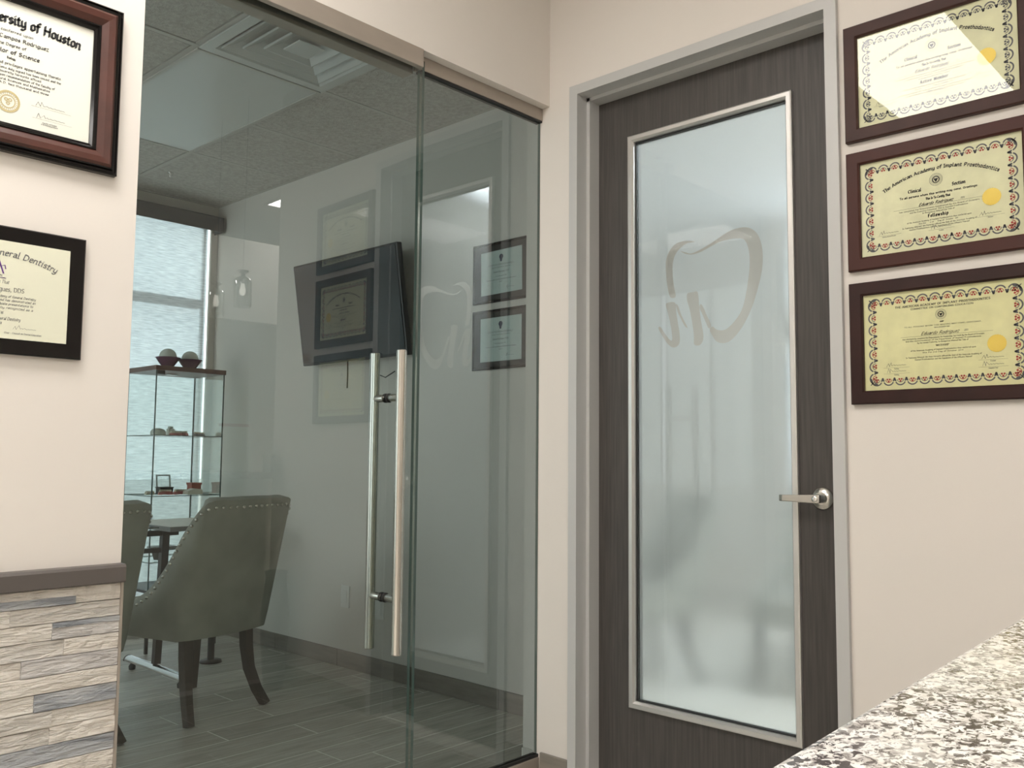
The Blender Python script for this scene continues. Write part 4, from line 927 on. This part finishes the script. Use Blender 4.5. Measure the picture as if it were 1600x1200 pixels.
cbx('spot_light', M_chrome, 2.50, 2.56, 5.15, 5.21, 1.598, 1.606)

# bowls and balls on the cabinet top
def bowl(x, y, s, lab):
    b = MB(); b.lathe([(.0005, .0), (.030, 0), (.034, .004), (.055, .03), (.070, .052), (.078, .056), (.076, .059), (.066, .056), (.050, .034), (.028, .010), (.0005, .008)], seg=28, sx=s, sy=s)
    o = b.build('bowl', M_bowl, loc=(x, y, 1.635)); tag(o, lab, 'bowl', 'purple glazed bowls'); return o
bowl(2.463, 5.09, .95, 'purple glazed bowl on the left of the display cabinet top')
bowl(2.555, 5.13, 1.0, 'purple glazed bowl in the middle of the display cabinet top') if False else None
bowl(2.617, 5.12, .95, 'purple glazed bowl on the right of the display cabinet top')
for x, y, lab in ((2.463, 5.09, 'pale round ball in the left purple bowl'), (2.617, 5.12, 'pale round ball in the right purple bowl')):
    o = MB().lathe([(.0005, 0)] + [(.050 * math.sin(a * PI / 14), .050 - .050 * math.cos(a * PI / 14)) for a in range(1, 14)] + [(.0005, .1)], seg=24).build('ball', M_ball, loc=(x, y, 1.635 + .0165 - .004)); tag(o, lab, 'ball', 'pale balls in the purple bowls')

# dental models and small things on the glass shelves
def jaw(x, y, z, s, rz, m_gum, lab, teeth=True):
    t = empty('dental_model', (x, y, z), rz); tag(t, lab, 'dental model')
    g_ = MB(); n = 14; v = []
    for i in range(n + 1):
        a = PI * i / n; ca, sa = math.cos(a), math.sin(a)
        for rr, zz in ((.020, 0), (.040, 0), (.038, .016), (.022, .018)): v.append((rr * ca * s, rr * sa * 1.25 * s, zz * s))
    fs = [(i * 4 + k, (i + 1) * 4 + k, (i + 1) * 4 + (k + 1) % 4, i * 4 + (k + 1) % 4) for i in range(n) for k in range(4)] + [(0, 1, 2, 3), tuple(n * 4 + k for k in (3, 2, 1, 0))]
    g_.add(v, fs); g_.build('gum_base', m_gum, t, bevel=.002)
    if teeth:
        for i in range(11):
            a = PI * (i + .5) / 11; MB().lathe([(.0052 * s, .014 * s), (.0056 * s, .020 * s), (.0035 * s, .027 * s), (.0005, .028 * s)], (.030 * s * math.cos(a), .030 * 1.25 * s * math.sin(a), 0), 8).build('tooth', M_tooth, t)
    return t
Z1, Z2, Z3 = 1.233, .883, .507
o = MB().lathe([(.045, 0), (.046, .02), (.038, .034), (.018, .042), (.0005, .043)], seg=24, sy=.8).build('domed_case', M_ball, loc=(2.455, 5.16, Z1)); tag(o, 'pale domed case at the left of the upper glass shelf', 'case')
jaw(2.555, 5.13, Z1, 1.0, .2, M_pink, 'pink dental model left of centre on the upper glass shelf')
jaw(2.62, 5.20, Z1, 1.15, -.1, M_pink, 'larger pink dental model in the middle of the upper glass shelf')
o = MB().box(-.02, .02, -.018, .018, 0, .045).box(-.013, .013, -.012, .012, .045, .06).build('plaster_block', M_ball, bevel=.003, loc=(2.595, 5.29, Z1)); tag(o, 'small pale block standing behind the pink models on the upper glass shelf', 'block')
jaw(2.71, 5.14, Z1, .95, .15, M_gray, 'dark grey dental model at the right of the upper glass shelf')
jaw(2.425, 5.16, Z2, .8, .3, M_tooth, 'ivory dental model at the left of the middle glass shelf')
jaw(2.495, 5.11, Z2, 1.1, 0, M_pink, 'pink dental model in front on the middle glass shelf')
jaw(2.585, 5.10, Z2, 1.1, .1, M_pink, 'red pink dental model right of the black box on the middle glass shelf')
o = MB().box(-.04, .04, -.03, .03, 0, .036).box(-.043, .043, -.033, .033, .036, .044).build('black_box', M_blkst, bevel=.002, loc=(2.53, 5.205, Z2)); tag(o, 'flat black lidded box on the middle glass shelf', 'box')
t = empty('photo_stand', (2.565, 5.29, Z2)); tag(t, 'small clear easel picture stand at the back of the middle glass shelf', 'picture frame'); t.rotation_euler = (-.12, 0, .1)
MB().frame(.095, .11, [(0, 0), (0, .006), (.008, .006), (.008, 0)], cz=.060).build('frame', M_alu, t); pane(-.04, .04, -.004, -.001, .012, .108, 'pane', t, [M_acr, M_tintb, M_edge])
o = MB().prism([(-.05, 0), (.05, 0), (.05, .03), (.0, .036), (-.045, .022)], 1, -.03, .03).build('beige_case', M_desk, bevel=.003, loc=(2.65, 5.09, Z2)); tag(o, 'beige wedge shaped case on the middle glass shelf', 'case')
t = empty('red_box', (2.70, 5.17, Z2)); tag(t, 'brick red lidded box at the right of the middle glass shelf', 'box')
MB().box(-.03, .03, -.03, .03, 0, .055).build('box_body', M_redbox, t, bevel=.001); MB().box(-.034, .034, -.034, .034, .055, .068).build('lid', M_redbox, t, bevel=.001)
t = empty('black_cup', (2.475, 5.12, Z3)); tag(t, 'black tapered cup under a flat lid on the lowest glass shelf', 'cup')
MB().lathe([(.0005, .0), (.034, 0), (.052, .055), (.0005, .056)], seg=6).build('cup_body', M_blkst, t); MB().box(-.055, .085, -.05, .05, .056, .078).build('lid', M_gray, t, bevel=.004)

# ---- tables
t = empty('side_table', (2.54, 4.62, 0)); tag(t, 'beige laminate side table with a grey edge behind the nearer chair', 'table')
MB().box(-.39, .12, -.28, .28, .735, .758).build('tabletop', M_desk, t, bevel=.002)
MB().box(-.394, -.39, -.284, .284, .733, .7575).box(-.39, .12, -.284, -.28, .733, .7575).build('edge_band', M_gray, t)
MB().tube([(-.02, -.05, .735), (-.02, -.05, .012)], .018, 12).build('pedestal', M_blkst, t); MB().lathe([(.0005, 0), (.06, 0), (.055, .012), (.0005, .014)], (-.02, -.05, 0), 20).build('pedestal_foot', M_blkst, t)
t = empty('desk', (1.5, 4.5, 0)); tag(t, 'glass topped desk with a black steel frame beyond the chairs', 'desk')
pane(-.85, .60, -.14, .28, .752, .760, 'tabletop', t, [M_clear, M_tintb, M_gedge], 'z')
MB().box(-.85, .77, -.012, .012, .702, .731).build('top_rail', M_blkst, t, bevel=.002)
MB().box(-.85, .70, -.01, .01, .618, .642).build('lower_rail', M_blkst, t, bevel=.002)
MB().tube([(-.1, -.2, .60), (.70, .1, .63)], .006, 6).build('cable', M_blkst, t)
for xx in (.70, -.75):
    MB().tube([(xx, .0, .731), (xx - .03, -.04, .35), (xx - .05, -.06, .07)], [.026, .026, .024], square=True).build('leg', M_blkst, t)
    ft = MB(); n = 10; v = []
    for y in (-.36, .24):
        for i in range(n + 1):
            a = PI * i / n; v.append((xx - .05 + .028 * math.cos(a), y, .042 + .026 * math.sin(a)))
    ft.add(v, [(i, i + 1, n + 2 + i, n + 1 + i) for i in range(n)], 0, True); ft.add([v[0], v[n], v[2 * n + 1], v[n + 1]], [(0, 1, 2, 3)])
    fo_ = ft.build('foot_bar', M_chrome, t)
    for y, s_ in ((-.36, -1), (.24, 1)):
        cp = MB(); cp.prism([(xx - .05 + .029 * math.cos(PI * i / n), .041 + .028 * math.sin(PI * i / n)) for i in range(n + 1)], 1, min(y, y + s_ * .012), max(y, y + s_ * .012)).build('end_cap', M_black, fo_)
        MB().lathe([(.016, 0), (.018, .018), (.008, .03), (.008, .042)], (xx - .05, y - s_ * .035, 0), 12).build('glide', M_black, fo_)

# ---- upholstered chairs
def cat_rom(P_, n):
    o = []
    for i in range(len(P_) - 1):
        p0, p1, p2, p3 = P_[max(i - 1, 0)], P_[i], P_[i + 1], P_[min(i + 2, len(P_) - 1)]
        for q in range(n):
            t_ = q / n; o.append(tuple(.5 * ((2 * b) + (c - a) * t_ + (2 * a - 5 * b + 4 * c - d) * t_ * t_ + (3 * b - a - 3 * c + d) * t_ ** 3) for a, b, c, d in zip(p0, p1, p2, p3)))
    o.append(P_[-1]); return o
half = [(-.272, .245, .475), (-.272, .17, .478), (-.270, .09, .490), (-.268, .02, .515), (-.264, -.05, .565), (-.258, -.115, .665), (-.250, -.175, .82), (-.222, -.222, .922), (-.11, -.248, .930), (0, -.256, .932)]
path = half + [(-x, y, z) for x, y, z in half[::-1][1:]]
PTS = cat_rom(path, 4)
def lean(x, y, z):
    k = max(0, (z - .42)) / .5; b = max(0., min(1., (-.02 - y) / .2))
    return (x * (1.05 + .005 * k), y - .038 - .125 * k * (.35 + .65 * b), z)
def make_chair(loc, rz, lab):
    t = empty('upholstered_chair', loc, rz); tag(t, lab, 'chair', 'sage grey upholstered chairs')
    s_ = MB(); nz = 9; N_ = len(PTS)
    for (x, y, zt) in PTS:
        for k in range(nz + 1):
            a = k / nz; z = .345 + (zt - .345) * a
            tuck = .035 * max(0, 1 - a * nz / 1.6) ** 2
            s_.v.append(lean(x * (1 - tuck * 1.6), y * (1 - tuck * 1.2), z))
    for i in range(N_ - 1):
        for k in range(nz): s_.f.append([i * (nz + 1) + k, (i + 1) * (nz + 1) + k, (i + 1) * (nz + 1) + k + 1, i * (nz + 1) + k + 1]); s_.m.append(0); s_.sm.append(True)
    sh_ = s_.build('shell', M_fabric, t); md = sh_.modifiers.new('solid', 'SOLIDIFY'); md.thickness = .05; md.offset = 1
    # which way the normals look decides the side; shell thickness must grow inwards
    c0 = sh_.data.polygons[len(sh_.data.polygons) // 2]
    md.offset = 1 if c0.normal.y > 0 else -1
    md2 = sh_.modifiers.new('bev', 'BEVEL'); md2.width = .012; md2.segments = 3; md2.angle_limit = .8
    st = MB(); st.box(-.215, .215, -.19, .255, .36, .475).build('seat_cushion', M_fabric, t, bevel=.03, seg=4)
    MB().box(-.222, .222, -.20, .240, .332, .40).build('seat_frame', M_fabric, t, bevel=.012)
    # piping seam under the nail line
    nl = MB(); acc = 0; last = None; out_ = []
    for i, (x, y, zt) in enumerate(PTS):
        p = Vector(lean(x, y, zt - .030))
        if last is not None:
            seg_ = (p - last).length; acc += seg_
            while acc >= .033: acc -= .033; out_.append((p - (p - last).normalized() * acc, x, y))
        last = p
    for p, x, y in out_:
        nrm = Vector((x, y - .05, 0)); 
        if abs(y) < .2: nrm = Vector((x, min(0, y) * .4, 0))
        nrm.normalize(); rr = .0085
        a = nrm.cross(Vector((0, 0, 1))).normalized(); b = Vector((0, 0, 1)); v = []
        for h, q in ((0, 1), (.6, .8), (.95, .35)):
            for k in range(8):
                an = k * PI / 4; v.append(p + nrm * (.0005 + rr * h * .9) + (a * math.cos(an) + b * math.sin(an)) * rr * q)
        v.append(p + nrm * (.0005 + rr * .9))
        fs = [(r_ * 8 + k, r_ * 8 + (k + 1) % 8, (r_ + 1) * 8 + (k + 1) % 8, (r_ + 1) * 8 + k) for r_ in range(2) for k in range(8)] + [(16 + k, 16 + (k + 1) % 8, 24) for k in range(8)]
        nl.add(v, fs, 0, True)
    o = nl.build('nailhead_trim', M_nail, t); o['kind'] = 'stuff'
    for sx in (-1, 1):
        lg = MB(); lg.tube([(sx * .165, -.195, .36), (sx * .167, -.200, .26), (sx * .174, -.214, .16), (sx * .190, -.248, .07), (sx * .210, -.288, .0)], [.032, .031, .028, .026, .025], square=True); lg.build('leg', M_dark, t, bevel=.003)
        lg = MB(); lg.tube([(sx * .225, .21, .36), (sx * .225, .215, .18), (sx * .225, .22, 0)], [.034, .029, .022], square=True); lg.build('leg', M_dark, t, bevel=.003)
    return t
ch1 = make_chair((2.015, 3.873, 0), .21, 'sage grey upholstered nailhead chair with its whole back seen through the glass door')
ch2 = copy_tree(ch1); ch2.location = (1.325, 3.775, 0); ch2.rotation_euler = (0, 0, .17); ch2['label'] = 'sage grey nailhead chair half hidden behind the left wall edge'
ch3 = copy_tree(ch1); ch3.location = (3.62, 2.72, 0); ch3.rotation_euler = (0, 0, 1.2); ch3['label'] = 'blurred chair seen on the left through the frosted door glass'
ch4 = copy_tree(ch1); ch4.location = (4.05, 1.92, 0); ch4.rotation_euler = (0, 0, 1.75); ch4.location.z = 0; ch4['label'] = 'blurred chair seen on the right through the frosted door glass'
# bright window of the room behind the frosted door
wb = struct(empty('window_3', (5.30, 2.46, 1.45)))
MB().box(-.02, -.004, -.20, .20, -.50, .45).box(-.02, -.004, -.20, .20, .68, 1.25).build('pane', emit('daylight_through_blind', (.80, .90, 1.0), 2.8), wb)
for a in (-.22, .20): MB().box(-.03, 0, a, a + .02, -.52, 1.27).build('window_frame', M_alu, wb)

# ---- granite counter in front of the viewer
t = empty('counter', (1.0, -.3, 0), .042); tag(t, 'speckled black, white and beige granite counter at the lower right', 'counter')
m_ = MB(); zt = 1.035
m_.prism([(-2.4 + .0, zt - .03), (-2.4, zt)], 0, 0, 1) if False else None
MB().box(-1.6, 1.43, -.3, .455, zt - .032, zt).build('countertop', M_granite, t, bevel=.004, seg=3)
MB().box(-1.5, 1.42, -.22, .39, 0, zt - .032).build('counter_base', M_wallc, t)
MB().box(1.405, 1.427, .36, .454, zt + .0003, 1.128).build('side_splash', M_granite, t, bevel=.002)

# ---- things only mirrored in the glass
def pendant(x, y, lab):
    t = empty('pendant_lamp', (x, y, 1.90)); tag(t, lab, 'pendant lamp', 'clear glass pendants over the counter')
    MB().tube([(0, 0, .20), (0, 0, 1.148)], .002, 6).build('cord', M_alu, t)
    MB().lathe([(.012, .20), (.030, .195), (.030, .188), (.012, .180), (.014, .13), (.010, .125)], seg=18).build('lamp_holder', M_chrome, t)
    sh_ = MB(); sh_.lathe([(.014, .165), (.040, .150), (.047, .135), (.047, .0), (.0455, .0), (.0455, .133), (.039, .147), (.014, .160)], seg=28); sh_.build('glass_shade', M_acr, t)
    MB().lathe([(.0005, .06), (.012, .066), (.017, .082), (.012, .105), (.008, .125)], seg=14).build('bulb', emit('warm_bulb_' + str(len(bpy.data.materials)), (1, .93, .8), 2.5), t)
pendant(2.315, -.02, 'clear glass pendant lamp, nearer of two mirrored beside the window')
pendant(2.37, -.45, 'clear glass pendant lamp, farther of two mirrored beside the window')
t = empty('sign_holder', (2.26, .10, zt + .0005), PI); tag(t, 'slanted clear sign holder with white paper on the counter, mirrored in the glass', 'sign'); 
t.rotation_euler = (0, 0, PI)
sh_ = MB(); sh_.add([(-.085, 0, 0), (.085, 0, 0), (.085, .06, .25), (-.085, .06, .25), (-.085, .003, 0), (.085, .003, 0), (.085, .063, .25), (-.085, .063, .25)], [(0, 1, 2, 3), (4, 7, 6, 5), (0, 4, 5, 1), (1, 5, 6, 2), (2, 6, 7, 3), (3, 7, 4, 0)]); sh_.build('paper', M_white, t)
MB().box(-.085, .085, 0, .09, 0, .003).build('foot', M_acr, t)
k = MB(); k.add([(-.083, -.0006 + .06 * .92, .23), (.083, -.0006 + .06 * .92, .23), (.083, -.0006 + .06 * .985, .2462), (-.083, -.0006 + .06 * .985, .2462)], [(0, 1, 2, 3)]); k.build('red_band', M_red, t)
t = MB().lathe([(.0005, 0), (.045, 0), (.052, .06), (.068, .26), (.070, .36), (.055, .47), (.050, .53), (.056, .56), (.050, .56), (.045, .53), (.0005, .52)], seg=28).build('floor_vase', M_vase, loc=(2.35, .36, 0)); tag(t, 'slim dark floor vase mirrored in the glass beside the nearer chair', 'vase')
# building across the street, seen faintly through the shade
t = empty('building', (-4.5, 13, 0)); tag(t, 'pale building outside, a grey band through the left of the shade', 'building')
MB().box(-6, 8.2, 0, 4, 0, 9).build('facade', mat('outside_render', (.55, .53, .50), .9), t)
for i in range(4): MB().box(-5 + i * 3, -3.6 + i * 3, -.03, 0, 1.2, 2.8).build('window', M_screen, t)
tag(bx('street_ground', mat('outside_ground', (.45, .43, .40), .9), -30, 30, YW + .13, 40, -.3, -.02), 'pale pavement outside the conference room window', 'ground')
